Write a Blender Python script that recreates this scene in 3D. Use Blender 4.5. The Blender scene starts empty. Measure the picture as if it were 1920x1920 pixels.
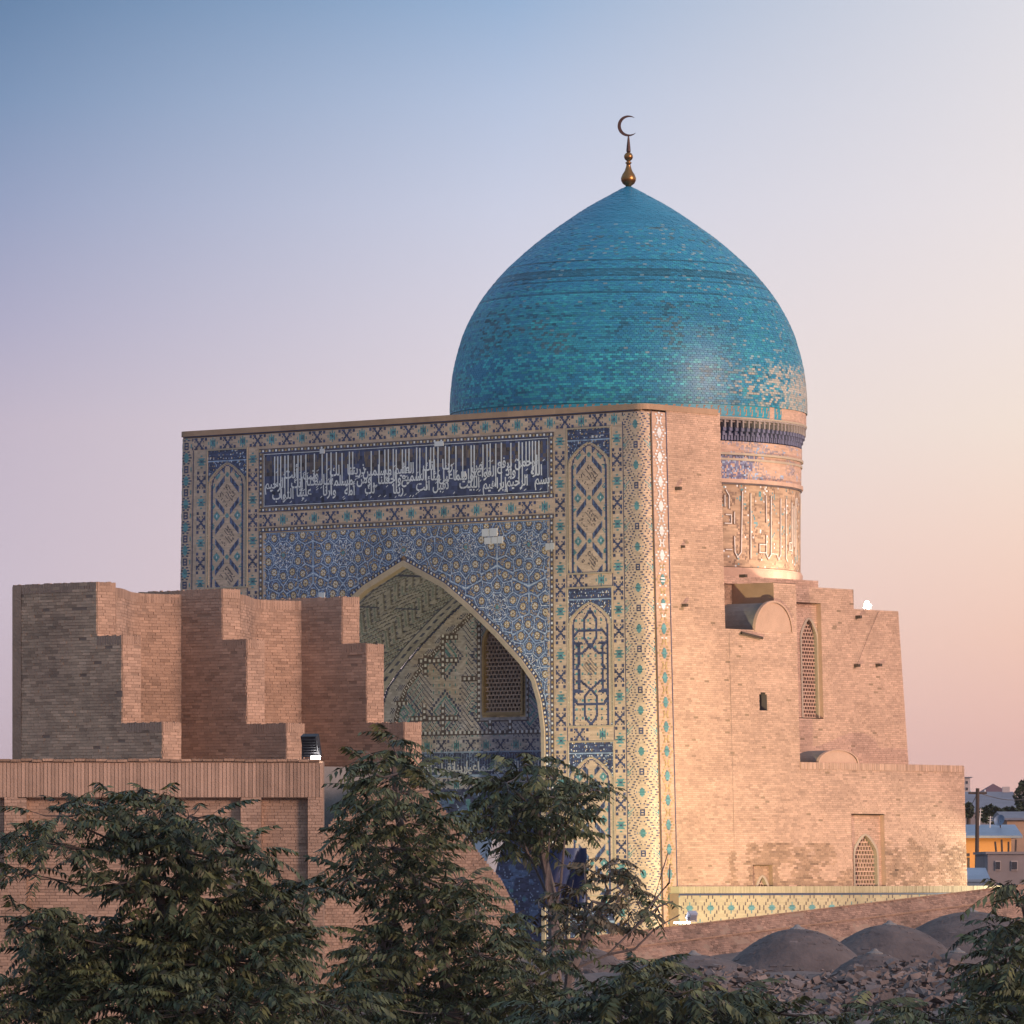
import bpy, math, random
import numpy as np
from math import radians as R, sin, cos, pi, sqrt

random.seed(7)
rng = np.random.default_rng(7)
SC = bpy.context.scene
COL = SC.collection

# ------------------------------------------------------------------ camera
F = 12000.0            # focal length in photo pixels (1920 wide)
HY = 1640.0            # row of the horizon
cam_d = bpy.data.cameras.new('camera'); cam = bpy.data.objects.new('camera', cam_d); COL.objects.link(cam)
cam.location = (0, 0, 0); cam.rotation_euler = (R(90), 0, 0)
cam_d.sensor_width = 36.0; cam_d.lens = 36.0 * F / 1920.0
cam_d.shift_y = (HY - 960) / 1920.0
cam_d.clip_start = 1.0; cam_d.clip_end = 20000.0
SC.camera = cam

# ------------------------------------------------------------------ world: dusk sky
SUN_AZ = np.array([0.765, -0.644])
w = bpy.data.worlds.new('World'); SC.world = w; w.use_nodes = True
nt = w.node_tree; nt.nodes.clear()
def N(t, **k):
    n = nt.nodes.new(t)
    for a, b in k.items(): setattr(n, a, b)
    return n
out = N('ShaderNodeOutputWorld'); bg = N('ShaderNodeBackground'); nt.links.new(bg.outputs[0], out.inputs[0])
tc = N('ShaderNodeTexCoord'); sep = N('ShaderNodeSeparateXYZ'); nt.links.new(tc.outputs['Generated'], sep.inputs[0])
def math_node(op, a, b=None, clamp=False):
    n = N('ShaderNodeMath', operation=op, use_clamp=clamp)
    for i, v in enumerate((a, b)):
        if v is None: continue
        if isinstance(v, (int, float)): n.inputs[i].default_value = v
        else: nt.links.new(v, n.inputs[i])
    return n.outputs[0]
def maprange(v, a, b, kind='LINEAR'):
    n = N('ShaderNodeMapRange', interpolation_type=kind); n.inputs[1].default_value = a; n.inputs[2].default_value = b
    nt.links.new(v, n.inputs[0]); return n.outputs[0]
def ramp(v, stops):
    n = N('ShaderNodeValToRGB'); nt.links.new(v, n.inputs[0]); e = n.color_ramp.elements
    while len(e) > 1: e.remove(e[0])
    e[0].position = stops[0][0]; e[0].color = stops[0][1]
    for p, c in stops[1:]:
        x = e.new(p); x.color = c
    return n.outputs[0]
def S8(r, g, b):
    f = lambda c: (c / 255 / 12.92) if c / 255 <= .04045 else ((c / 255 + .055) / 1.055) ** 2.4
    return (f(r), f(g), f(b), 1)
elev = maprange(sep.outputs[2], -0.01, 0.30)          # z of the view direction
side = maprange(sep.outputs[0], -0.10, 0.10)
# photo rows 1640..0 are z 0..0.137 -> elev 0.03..0.47
left_c = ramp(elev, [(0.0, S8(192,168,178)), (.097, S8(202,182,194)), (.177, S8(206,192,206)), (.258, S8(196,184,201)), (.31, S8(174,172,199)), (.366, S8(148,160,193)), (.42, S8(120,146,182)), (.473, S8(95,127,165)), (.75, S8(126,154,188)), (1.0, S8(154,178,208))])
mid_c = ramp(elev, [(0.0, S8(226,190,184)), (.097, S8(233,200,193)), (.177, S8(236,213,211)), (.258, S8(231,218,222)), (.31, S8(221,215,226)), (.366, S8(206,210,229)), (.42, S8(184,198,224)), (.473, S8(152,179,213)), (.75, S8(160,183,212)), (1.0, S8(166,188,215))])
right_c = ramp(elev, [(0.0, S8(232,180,170)), (.097, S8(244,193,179)), (.15, S8(251,207,187)), (.205, S8(252,220,202)), (.258, S8(249,230,216)), (.31, S8(245,231,225)), (.366, S8(239,230,230)), (.473, S8(226,224,230)), (.75, S8(196,206,222)), (1.0, S8(176,194,218))])
def mix(f, a, b):
    n = N('ShaderNodeMix', data_type='RGBA'); nt.links.new(f, n.inputs[0]); nt.links.new(a, n.inputs[6]); nt.links.new(b, n.inputs[7]); return n.outputs[2]
f1 = maprange(sep.outputs[0], -0.085, 0.0); f2 = maprange(sep.outputs[0], 0.0, 0.085)
nt.links.new(mix(f2, mix(f1, left_c, mid_c), right_c), bg.inputs[0]); bg.inputs[1].default_value = 0.758

# ------------------------------------------------------------------ sun: the low afterglow in the right-hand sky
sl = bpy.data.lights.new('sun', 'SUN'); so = bpy.data.objects.new('sun', sl); COL.objects.link(so)
sl.energy = 2.15; sl.angle = R(14); sl.color = (1.0, .655, .50)
from mathutils import Vector, Matrix
so.rotation_euler = Vector((-SUN_AZ[0] * cos(R(13)), -SUN_AZ[1] * cos(R(13)), -sin(R(13)))).to_track_quat('-Z', 'Y').to_euler()
SC.view_settings.view_transform = 'Standard'; SC.view_settings.look = 'None'
SC.view_settings.exposure = 0.4; SC.view_settings.gamma = 1.0; SC.view_settings.use_curve_mapping = False
SC.render.film_transparent = False
SC.cycles.max_bounces = 5; SC.cycles.volume_bounces = 0

# ------------------------------------------------------------------ helpers
GZ = -12.0
MATS = {}
def mat(name, col, rough=.85, vary=.25, noise=.35, nscale=1.2, bump=.0, bscale=20, emit=None, metal=0, spec=.5, stain=None, col2=None, dscale=.25):
    """procedural: base colour varied by the per-piece 'tone', by small grain and by large stains"""
    m = bpy.data.materials.new(name); m.use_nodes = True; t = m.node_tree; t.nodes.clear(); L = t.links.new
    o = t.nodes.new('ShaderNodeOutputMaterial'); b = t.nodes.new('ShaderNodeBsdfPrincipled'); L(b.outputs[0], o.inputs[0])
    b.inputs['Roughness'].default_value = rough; b.inputs['Metallic'].default_value = metal
    b.inputs['Specular IOR Level'].default_value = spec
    at = t.nodes.new('ShaderNodeAttribute'); at.attribute_name = 'tone'
    geo = t.nodes.new('ShaderNodeNewGeometry')
    n1 = t.nodes.new('ShaderNodeTexNoise'); n1.inputs['Scale'].default_value = nscale; n1.inputs['Detail'].default_value = 6; L(geo.outputs['Position'], n1.inputs['Vector'])
    n2 = t.nodes.new('ShaderNodeTexNoise'); n2.inputs['Scale'].default_value = dscale; n2.inputs['Detail'].default_value = 5; n2.inputs['Roughness'].default_value = .65; L(geo.outputs['Position'], n2.inputs['Vector'])
    def M(op, a, c):
        n = t.nodes.new('ShaderNodeMath'); n.operation = op
        for i, v in enumerate((a, c)):
            if isinstance(v, (int, float)): n.inputs[i].default_value = v
            else: L(v, n.inputs[i])
        return n.outputs[0]
    # factor = 1 + (tone)*vary + (noise-.5)*noise
    f = M('ADD', M('MULTIPLY', at.outputs['Fac'], vary), 1 - 0)
    f = M('ADD', f, M('MULTIPLY', M('SUBTRACT', n1.outputs['Fac'], .5), noise))
    f = M('MAXIMUM', f, .15)
    base = t.nodes.new('ShaderNodeMix'); base.data_type = 'RGBA'; base.inputs[6].default_value = (*col, 1)
    c2 = col2 or tuple(c * .72 for c in col); base.inputs[7].default_value = (*c2, 1)
    mr = t.nodes.new('ShaderNodeMapRange'); mr.inputs[1].default_value = .42; mr.inputs[2].default_value = .68; L(n2.outputs['Fac'], mr.inputs[0]); L(mr.outputs[0], base.inputs[0])
    vm = t.nodes.new('ShaderNodeVectorMath'); vm.operation = 'SCALE'; L(base.outputs[2], vm.inputs[0]); L(f, vm.inputs['Scale'])
    L(vm.outputs[0], b.inputs['Base Color'])
    if bump:
        nb = t.nodes.new('ShaderNodeTexNoise'); nb.inputs['Scale'].default_value = bscale; nb.inputs['Detail'].default_value = 4; L(geo.outputs['Position'], nb.inputs['Vector'])
        bu = t.nodes.new('ShaderNodeBump'); bu.inputs['Strength'].default_value = bump; bu.inputs['Distance'].default_value = .05
        L(nb.outputs['Fac'], bu.inputs['Height']); L(bu.outputs[0], b.inputs['Normal'])
    if emit:
        b.inputs['Emission Color'].default_value = (*emit[0], 1); b.inputs['Emission Strength'].default_value = emit[1]
    MATS[name] = m; return m

BRICK = mat('fired_brick', (.46, .29, .19), .92, .20, .30, 3.0, .35, 30)
BRICKP = mat('pale_fired_brick', (.59, .385, .285), .92, .18, .3, 3.0, .25, 26, col2=(.48, .31, .23))
BRICKO = mat('old_weathered_brick', (.43, .275, .19), .95, .30, .50, 2.2, .6, 14, dscale=.8)
BRICKR = mat('red_brown_brick', (.47, .31, .225), .92, .22, .35, 3.0, .4, 30)
TANLIT = mat('warm_lit_tan_brick', (.58, .385, .255), .92, .3, .45, 2.2, .5, 24, col2=(.45, .295, .20), dscale=.6)  # leftmost stepped face: warm light from below put into the brick colour
MORTAR = mat('mortar', (.33, .225, .165), .95, .1, .3, 6)
MORTARP = mat('pale_mortar', (.34, .235, .16), .95, .1, .3, 6)
PLASTER = mat('grey_plaster', (.23, .215, .21), .95, .1, .45, 1.8, .4, 9)
RIM = mat('carved_rim', (.50, .40, .30), .8, .1, .25, 5)
# glazed palette for the mosaic work: 0 buff 1 navy 2 blue 3 turquoise 4 white 5 ochre 6 brown 7 light blue
PAL = [mat('buff_tile', (.60, .435, .325), .8, .2, .3, 4, 0, col2=(.50, .365, .28)),
       mat('navy_glaze', (.060, .072, .150), .5, .5, .3, 5),
       mat('cobalt_glaze', (.115, .18, .33), .45, .5, .4, 5),
       mat('turquoise_glaze', (.12, .29, .32), .45, .4, .3, 5),
       mat('white_glaze', (.78, .78, .80), .5, .2, .3, 5),
       mat('ochre_glaze', (.52, .36, .17), .5, .4, .3, 5),
       mat('brown_glaze', (.13, .10, .10), .6, .5, .3, 5),
       mat('light_blue_glaze', (.33, .43, .60), .5, .35, .3, 5)]
SHADEBUFF = PAL[0]
DOMEM = [mat('dome_blue_tile', (.028, .235, .385), .42, .12, .12, 2.0, .12, 25, col2=(.024, .205, .345), dscale=.5),
         mat('dome_teal_tile', (.036, .30, .40), .42, .2, .15, 2.0, .12, 25, col2=(.030, .26, .36), dscale=.5),
         mat('dome_dark_tile', (.028, .19, .29), .42, .3, .3, 2.0, .12, 25),
         mat('dome_brown_patch', (.075, .20, .255), .7, .3, .4, 3),
         mat('dome_warm_sheen_tile', (.45, .43, .38), .75, .15, .3, 3),  # warm core of the floodlight sheen painted on the lower right
         mat('dome_joint', (.025, .18, .28), .8, .1, .2, 3),
         mat('dome_faded_and_sheen_tile', (.20, .34, .385), .5, .2, .3, 3),  # faded specks, and the outer part of the painted sheen
         mat('dome_lit_bright_tile', (.045, .40, .45), .42, .3, .2, 3)]  # bright turquoise, mostly painting the floodlit patch at lower left
GOLD = mat('gilded_copper', (.42, .20, .07), .32, .1, .5, 3, metal=.9)
BRONZE = mat('dark_bronze', (.10, .05, .04), .45, .1, .4, 3, metal=.5)
BLACK = mat('black_paint', (.012, .013, .02), .5, .1, .2, 3)
WHITEM = mat('white_enamel', (.7, .7, .72), .5, .1, .1, 3)
GLOW = mat('lit_lamp_glass', (.9, .9, .9), .5, emit=((1, .95, .9), 40))
WOOD = mat('weathered_timber', (.09, .06, .045), .9, .2, .4, 4)
SOIL = mat('roof_earth', (.15, .115, .105), .98, .1, .6, 1.3, .8, 4, col2=(.13, .10, .10), dscale=.35)
DOMEROOF = mat('clay_dome_plaster', (.125, .100, .096), .96, .3, .6, 1.6, 1.0, 5, col2=(.078, .064, .066), dscale=.9)
STONE = mat('broken_brick', (.175, .14, .132), .95, .5, .5, 2, .5, 12, dscale=1.5)
LEAF = mat('dark_green_leaf', (.050, .062, .027), .65, .75, .5, 2.5, col2=(.036, .054, .026), dscale=.7)
LEAFR = mat('bronze_green_leaf', (.10, .075, .045), .7, .75, .5, 2.5, col2=(.04, .045, .026), dscale=.9)
LEAF3 = mat('mid_green_leaf', (.066, .082, .036), .6, .7, .5, 2.5, col2=(.038, .056, .027), dscale=.7)
LEAF2 = mat('olive_leaf', (.095, .105, .040), .6, .6, .5, 2.5, col2=(.06, .075, .03), dscale=.7)
BARK = mat('pale_bark', (.17, .14, .135), .9, .2, .5, 5, .4, 20)
BARKD = mat('dark_bark', (.06, .045, .04), .9, .2, .5, 5, .4, 20)

class Q:
    """collects quads (n,4,3) with a material index and a tone for each"""
    def __init__(s): s.v = []; s.m = []; s.t = []
    def add(s, v, m=0, t=None):
        v = np.asarray(v, float)
        if v.ndim == 2: v = v[None]
        n = len(v)
        if n == 0: return
        s.v.append(v); s.m.append(np.full(n, m) if np.isscalar(m) else np.asarray(m)); s.t.append(np.zeros(n) if t is None else (np.full(n, t) if np.isscalar(t) else np.asarray(t)))
    def box(s, c, half, ax=None, m=0, t=0):
        ax = np.eye(3) if ax is None else np.asarray(ax, float); c = np.asarray(c, float)
        cor = np.array([[i, j, k] for i in (-1, 1) for j in (-1, 1) for k in (-1, 1)], float) * np.asarray(half)
        p = c + cor @ ax
        for f in ((0, 1, 3, 2), (4, 6, 7, 5), (0, 4, 5, 1), (2, 3, 7, 6), (0, 2, 6, 4), (1, 5, 7, 3)): s.add(p[list(f)], m, t)
    def tube(s, pts, rad, n=6, m=0, t=0):
        pts = np.asarray(pts, float); k = len(pts); rad = np.full(k, rad) if np.isscalar(rad) else np.asarray(rad)
        rings = []
        for i in range(k):
            d = pts[min(i + 1, k - 1)] - pts[max(i - 1, 0)]; d = d / (np.linalg.norm(d) + 1e-9)
            a = np.cross(d, (0.13, .2, 1) if abs(d[2]) < .9 else (1, 0, 0)); a /= np.linalg.norm(a); b = np.cross(d, a)
            th = np.arange(n) * 2 * pi / n
            rings.append(pts[i] + rad[i] * (np.outer(np.cos(th), a) + np.outer(np.sin(th), b)))
        for i in range(k - 1):
            A, B = rings[i], rings[i + 1]
            s.add(np.stack([A, np.roll(A, -1, 0), np.roll(B, -1, 0), B], 1), m, t)
    def lathe(s, prof, c, n=24, m=0, t=0, zs=1.0):
        prof = [(r_ * min(1, zs + .06), z_ * zs) for r_, z_ in prof]; th = np.arange(n) * 2 * pi / n; c = np.asarray(c, float)
        rs = [c + np.stack([r * np.cos(th), r * np.sin(th), np.full(n, z)], 1) for r, z in prof]
        for A, B in zip(rs[:-1], rs[1:]): s.add(np.stack([A, np.roll(A, -1, 0), np.roll(B, -1, 0), B], 1), m, t)
    def build(s, name, mats, parent=None, smooth=False, **props):
        v = np.concatenate(s.v) if s.v else np.zeros((0, 4, 3)); n = len(v)
        me = bpy.data.meshes.new(name); me.vertices.add(n * 4); me.loops.add(n * 4); me.polygons.add(n)
        off = np.zeros(3)
        if parent is not None: off = np.array(parent.get('_o', (0, 0, 0)))
        me.vertices.foreach_set('co', (v - off).reshape(-1).astype(np.float32))
        me.loops.foreach_set('vertex_index', np.arange(n * 4, dtype=np.int32))
        me.polygons.foreach_set('loop_start', np.arange(0, n * 4, 4, dtype=np.int32))
        me.polygons.foreach_set('material_index', np.concatenate(s.m).astype(np.int32))
        me.update(calc_edges=True)
        a = me.attributes.new('tone', 'FLOAT', 'FACE'); a.data.foreach_set('value', np.concatenate(s.t).astype(np.float32))
        for mm in (mats if isinstance(mats, (list, tuple)) else [mats]): me.materials.append(mm)
        if smooth:
            import bmesh
            bm = bmesh.new(); bm.from_mesh(me); bmesh.ops.remove_doubles(bm, verts=bm.verts, dist=1e-4)
            for fc in bm.faces: fc.smooth = True
            bm.to_mesh(me); bm.free()
        o = bpy.data.objects.new(name, me); COL.objects.link(o)
        if parent is not None:
            o.parent = parent
            o['_o'] = tuple(off)
        for k, x in props.items(): o[k] = x
        return o

def thing(name, label, cat, loc=(0, 0, 0), group=None):
    o = bpy.data.objects.new(name, None); COL.objects.link(o); o.location = loc; o.empty_display_size = .5
    o['label'] = label; o['category'] = cat; o['_o'] = tuple(float(x) for x in loc)
    if group: o['group'] = group
    return o
def tag(o, label, cat, group=None, kind=None):
    if label: o['label'] = label
    if cat: o['category'] = cat
    if group: o['group'] = group
    if kind: o['kind'] = kind
    return o
def V3(x, y, z):
    x, y, z = np.broadcast_arrays(np.asarray(x, float), np.asarray(y, float), np.asarray(z, float)); return np.stack([x, y, z], -1)
def at(px, py, Y): return np.array([(px - 960) * Y / F, Y, (HY - py) * Y / F])

def vnoise(x, y, seed=0):
    """smooth value noise, arrays"""
    x = np.asarray(x, float); y = np.asarray(y, float)
    xi = np.floor(x).astype(int); yi = np.floor(y).astype(int); fx = x - xi; fy = y - yi
    fx = fx * fx * (3 - 2 * fx); fy = fy * fy * (3 - 2 * fy)
    def h(a, b):
        k = (a * 374761393 + b * 668265263 + seed * 1442695041) & 0xffffffff
        k = ((k ^ (k >> 13)) * 1274126177) & 0xffffffff
        return ((k ^ (k >> 16)) & 0xffff) / 65535.0
    return (h(xi, yi) * (1 - fx) + h(xi + 1, yi) * fx) * (1 - fy) + (h(xi, yi + 1) * (1 - fx) + h(xi + 1, yi + 1) * fx) * fy

def scan(polys, v):
    xs = []
    for p in polys:
        for (x0, y0), (x1, y1) in zip(p, p[1:] + p[:1]):
            if (y0 <= v < y1) or (y1 <= v < y0): xs.append(x0 + (v - y0) * (x1 - x0) / (y1 - y0))
    xs.sort(); return list(zip(xs[::2], xs[1::2]))

def brickwall(name, polys, mp, parent, L=.27, H=.08, mats=(BRICK,), mortar=MORTAR, proud=.014, fn=None, gap=.010, seg=0, vertical=False, joint=None, back=True, backname='wall'):
    """real courses of bricks in running bond over the region 'polys' (u,v); mp(u,v,d)->xyz; fn(u,v)->(mat index, tone, extra depth)"""
    v0 = min(y for p in polys for _, y in p); v1 = max(y for p in polys for _, y in p)
    us0 = []; us1 = []; vs0 = []; vs1 = []; bu = []
    nrow = max(1, int(round((v1 - v0) / H))); h = (v1 - v0) / nrow
    for r in range(nrow):
        a = v0 + r * h
        for (x0, x1) in scan(polys, a + h * .5):
            if x1 - x0 < .02: continue
            bu.append((x0, x1, a, a + h))
            off = ((r % 2) * .5 + .07 * ((r * 7) % 5)) * L
            k0 = math.floor((x0 - off) / L); k1 = math.ceil((x1 - off) / L)
            e = off + np.arange(k0, k1 + 1) * L
            if r and L > .2: e = e + (rng.random(len(e)) - .5) * .03
            e = np.unique(np.clip(e, x0, x1))
            if len(e) < 2: continue
            us0.append(e[:-1] + gap * .5); us1.append(e[1:] - gap * .5)
            vs0.append(np.full(len(e) - 1, a + gap * .45)); vs1.append(np.full(len(e) - 1, a + h - gap * .45))
    if not us0: return None
    u0 = np.concatenate(us0); u1 = np.concatenate(us1); a0 = np.concatenate(vs0); a1 = np.concatenate(vs1)
    ok = u1 - u0 > .02; u0, u1, a0, a1 = u0[ok], u1[ok], a0[ok], a1[ok]; n = len(u0)
    mi = np.zeros(n, int); tn = rng.normal(0, .5, n).clip(-1, 1); ex = np.zeros(n)
    if fn is not None:
        mi2, tn2, ex = fn((u0 + u1) / 2, (a0 + a1) / 2); mi = mi + mi2; tn = tn + tn2
    ex = ex - .03 * (rng.random(n) < .004)
    d = proud + ex + rng.normal(0, .003, n)
    q = Q()
    def P(u, v, dd): return mp(u, v, dd)
    A, B, C, D = P(u0, a0, d), P(u1, a0, d), P(u1, a1, d), P(u0, a1, d)
    z = np.zeros(n) - .004 + np.minimum(ex, 0)
    a, b, c, e = P(u0, a0, z), P(u1, a0, z), P(u1, a1, z), P(u0, a1, z)
    q.add(np.stack([A, B, C, D], 1), mi, tn)
    for (p, r_, s_, t_) in ((a, b, B, A), (b, c, C, B), (c, e, D, C), (e, a, A, D)): q.add(np.stack([p, r_, s_, t_], 1), mi, tn)
    o = q.build('brickwork', list(mats), parent, kind='stuff')
    if back:
        q = Q(); bb = np.array(bu)
        if seg:
            rows = []
            for (x0, x1, y0, y1) in bu:
                k = max(1, int(math.ceil((x1 - x0) / seg))); ee = np.linspace(x0, x1, k + 1)
                rows += [(ee[i], ee[i + 1], y0, y1) for i in range(k)]
            bb = np.array(rows)
        z = np.zeros(len(bb))
        q.add(np.stack([mp(bb[:, 0], bb[:, 2], z), mp(bb[:, 1], bb[:, 2], z), mp(bb[:, 1], bb[:, 3], z), mp(bb[:, 0], bb[:, 3], z)], 1))
        q.build(backname, mortar, parent)
    return o

ARCH = [(0, 1), (.10, .998), (.24, .975), (.363, .930), (.46, .842), (.607, .670), (.763, .462), (.877, .288), (1, 0)]
AH = np.array([a for a, _ in ARCH]); AW = np.array([b for _, b in ARCH])
def archw(h): return np.interp(h, AH, AW)          # half width (0..1) at height h (0..1) above the springing
def archpoly(c, wd, z0, zs, za, n=14):
    """pointed arch opening as a polygon: centre, half width, sill, springing, apex"""
    p = [(c - wd, z0), (c + wd, z0), (c + wd, zs)]
    hs = np.linspace(0, 1, n)[1:]
    p += [(c + wd * float(archw(h)), zs + (za - zs) * h) for h in hs]
    p += [(c - wd * float(archw(h)), zs + (za - zs) * h) for h in hs[::-1][1:]]
    p += [(c - wd, zs)]
    return p

# mosque frame: t runs along the portal face to the left, s along the side wall away from the camera
AN = R(40.5); CA, SA = cos(AN), sin(AN)
Y0 = 250.0; X0 = Y0 * (1207 - 960) / F
W = 25.0; ZT = 18.42
def P(t, s, z): return V3(X0 - t * CA + s * SA, Y0 + t * SA + s * CA, z)
def kb(t): return np.interp(t, [0, 1.05, 4.6, 7.5, 20, 25], [.031, .016, .005, 0, 0, -.022])
def fac(t, z, d=0, s=0):
    t = np.asarray(t, float); z = np.asarray(z, float); return P(t - kb(t) * (ZT - z), s - d, z)
RC = .4; LC = RC * pi / 2
def per(x, z, d=0):
    """portal perimeter: x = W - t on the face, then round the two corners, then along the side wall"""
    x, z, d = np.broadcast_arrays(np.asarray(x, float), np.asarray(z, float), np.asarray(d, float))
    q = x - (W - RC); ph = np.clip(q / RC, 0, pi / 2)
    t = np.where(q <= 0, W - x, RC - RC * np.sin(ph)); s = np.where(q <= 0, 0, np.where(q < LC, RC - RC * np.cos(ph), RC + q - LC))
    nt_ = np.where(q <= 0, 0, np.sin(ph)); ns = np.where(q <= 0, 1, np.cos(ph))
    q2 = RC - x; ph2 = np.clip(q2 / RC, 0, pi / 2); on = q2 > 0
    t = np.where(on, W - RC + RC * np.sin(ph2), t); s = np.where(on, np.where(q2 < LC, RC - RC * np.cos(ph2), RC + q2 - LC), s)
    nt_ = np.where(on, -np.sin(ph2), nt_); ns = np.where(on, np.cos(ph2), ns)
    kk = kb(t)
    return P(t - kk * (ZT - z) - d * nt_, s - d * ns, z)
KS = .031
def sid(s, z, d=0, back=0):
    z = np.asarray(z, float); return P(-KS * (ZT - z) - d + back, s, z)
def T(px, s=0):
    m = (px - 960) / F; return (X0 + s * SA - m * (Y0 + s * CA)) / (CA + m * SA)
def sz(px, py, back=0):
    """side wall coordinates (s, z) of a photo point"""
    z = 5.0
    for _ in range(6):
        t = -KS * (ZT - z) + back; m = (px - 960) / F
        s = (m * (Y0 + t * SA) - X0 + t * CA) / (SA - m * CA); z = (HY - py) * (Y0 + t * SA + s * CA) / F
    return s, z

# ------------------------------------------------------------------ mosaic engine
def mosaic(name, arr, x0, z0, c, mp, parent, d=.0, maxrun=4, mats=None, kind='stuff', relief=.0):
    """arr[row, col] palette index (-1 none), row 0 at the bottom; glazed pieces as real quads, coloured ones standing proud by relief"""
    h, wd = arr.shape; q = Q(); X_0 = []; X_1 = []; RW = []; MI = []
    for r in range(h):
        row = arr[r]; ch = np.flatnonzero(np.diff(row)) + 1; st = np.concatenate([[0], ch]); en = np.concatenate([ch, [wd]])
        for a, b in zip(st, en):
            k = row[a]
            if k < 0: continue
            if maxrun and b - a > maxrun:
                o = (r * 2) % maxrun; cuts = [a] + [x for x in range(a + 1, b) if (x + o) % maxrun == 0] + [b]
                for p_, q_ in zip(cuts[:-1], cuts[1:]): X_0.append(p_); X_1.append(q_); RW.append(r); MI.append(k)
            else: X_0.append(a); X_1.append(b); RW.append(r); MI.append(k)
    X_0 = np.array(X_0) * c + x0; X_1 = np.array(X_1) * c + x0; RW = np.array(RW); MI = np.array(MI); n = len(MI)
    zb = z0 + RW * c; zt = zb + c; dd = np.full(n, d) + np.where(MI > 0, relief, 0) + rng.random(n) * .003
    q.add(np.stack([mp(X_0, zb, dd), mp(X_1, zb, dd), mp(X_1, zt, dd), mp(X_0, zt, dd)], 1), MI, rng.normal(0, .45, n).clip(-1, 1))
    return q.build(name, mats or PAL, parent, kind=kind)

def bm_(s):
    k = {'.': 0, 'N': 1, 'B': 2, 'T': 3, 'W': 4, 'O': 5}
    return np.array([[k[c] for c in l] for l in s.split()], int)
XM = bm_("""NN.NNN...NNN.NN
NN..NN...NN..NN
...N.NN.NN.N...
......NNN......
......NNN......
...N.NN.NN.N...
NN..NN...NN..NN
NN.NNN...NNN.NN""")
TM = bm_(""".....T.....
...T.T.T...
...TTTTT...
.T.TTNTT.T.
.T.TTNTT.T.
...TTTTT...
...T.T.T...
.....T.....""")
def frieze(length, width, c, swap=0):
    """row of alternating navy and turquoise brick motifs"""
    n = int(round(length / c)); h = int(round(width / c)); a = np.zeros((h, n), int)
    per_ = 28; off = (h - 8) // 2; k = max(1, round(n / per_)); p = n / k
    for i in range(k + 1):
        for b, o in ((XM, 0), (TM, p / 2)):
            cx = int(i * p + o) - b.shape[1] // 2 + (int(p / 4))
            for yy in range(8):
                for xx in range(b.shape[1]):
                    X, Yy = cx + xx, off + yy
                    if 0 <= X < n and 0 <= Yy < h and b[yy, xx]: a[Yy, X] = b[yy, xx]
    return a
def rope(length, width, c):
    n = int(round(length / c)); h = max(3, int(round(width / c))); a = np.full((h, n), 6)
    m = h // 2
    for i in range(0, n, 4):
        for yy in range(max(0, m - 1), min(h, m + 1)): a[yy, i:i + 2] = 4 if (i // 4) % 2 else 5
    a[0, :] = 1; a[-1, :] = 6
    return a
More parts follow.
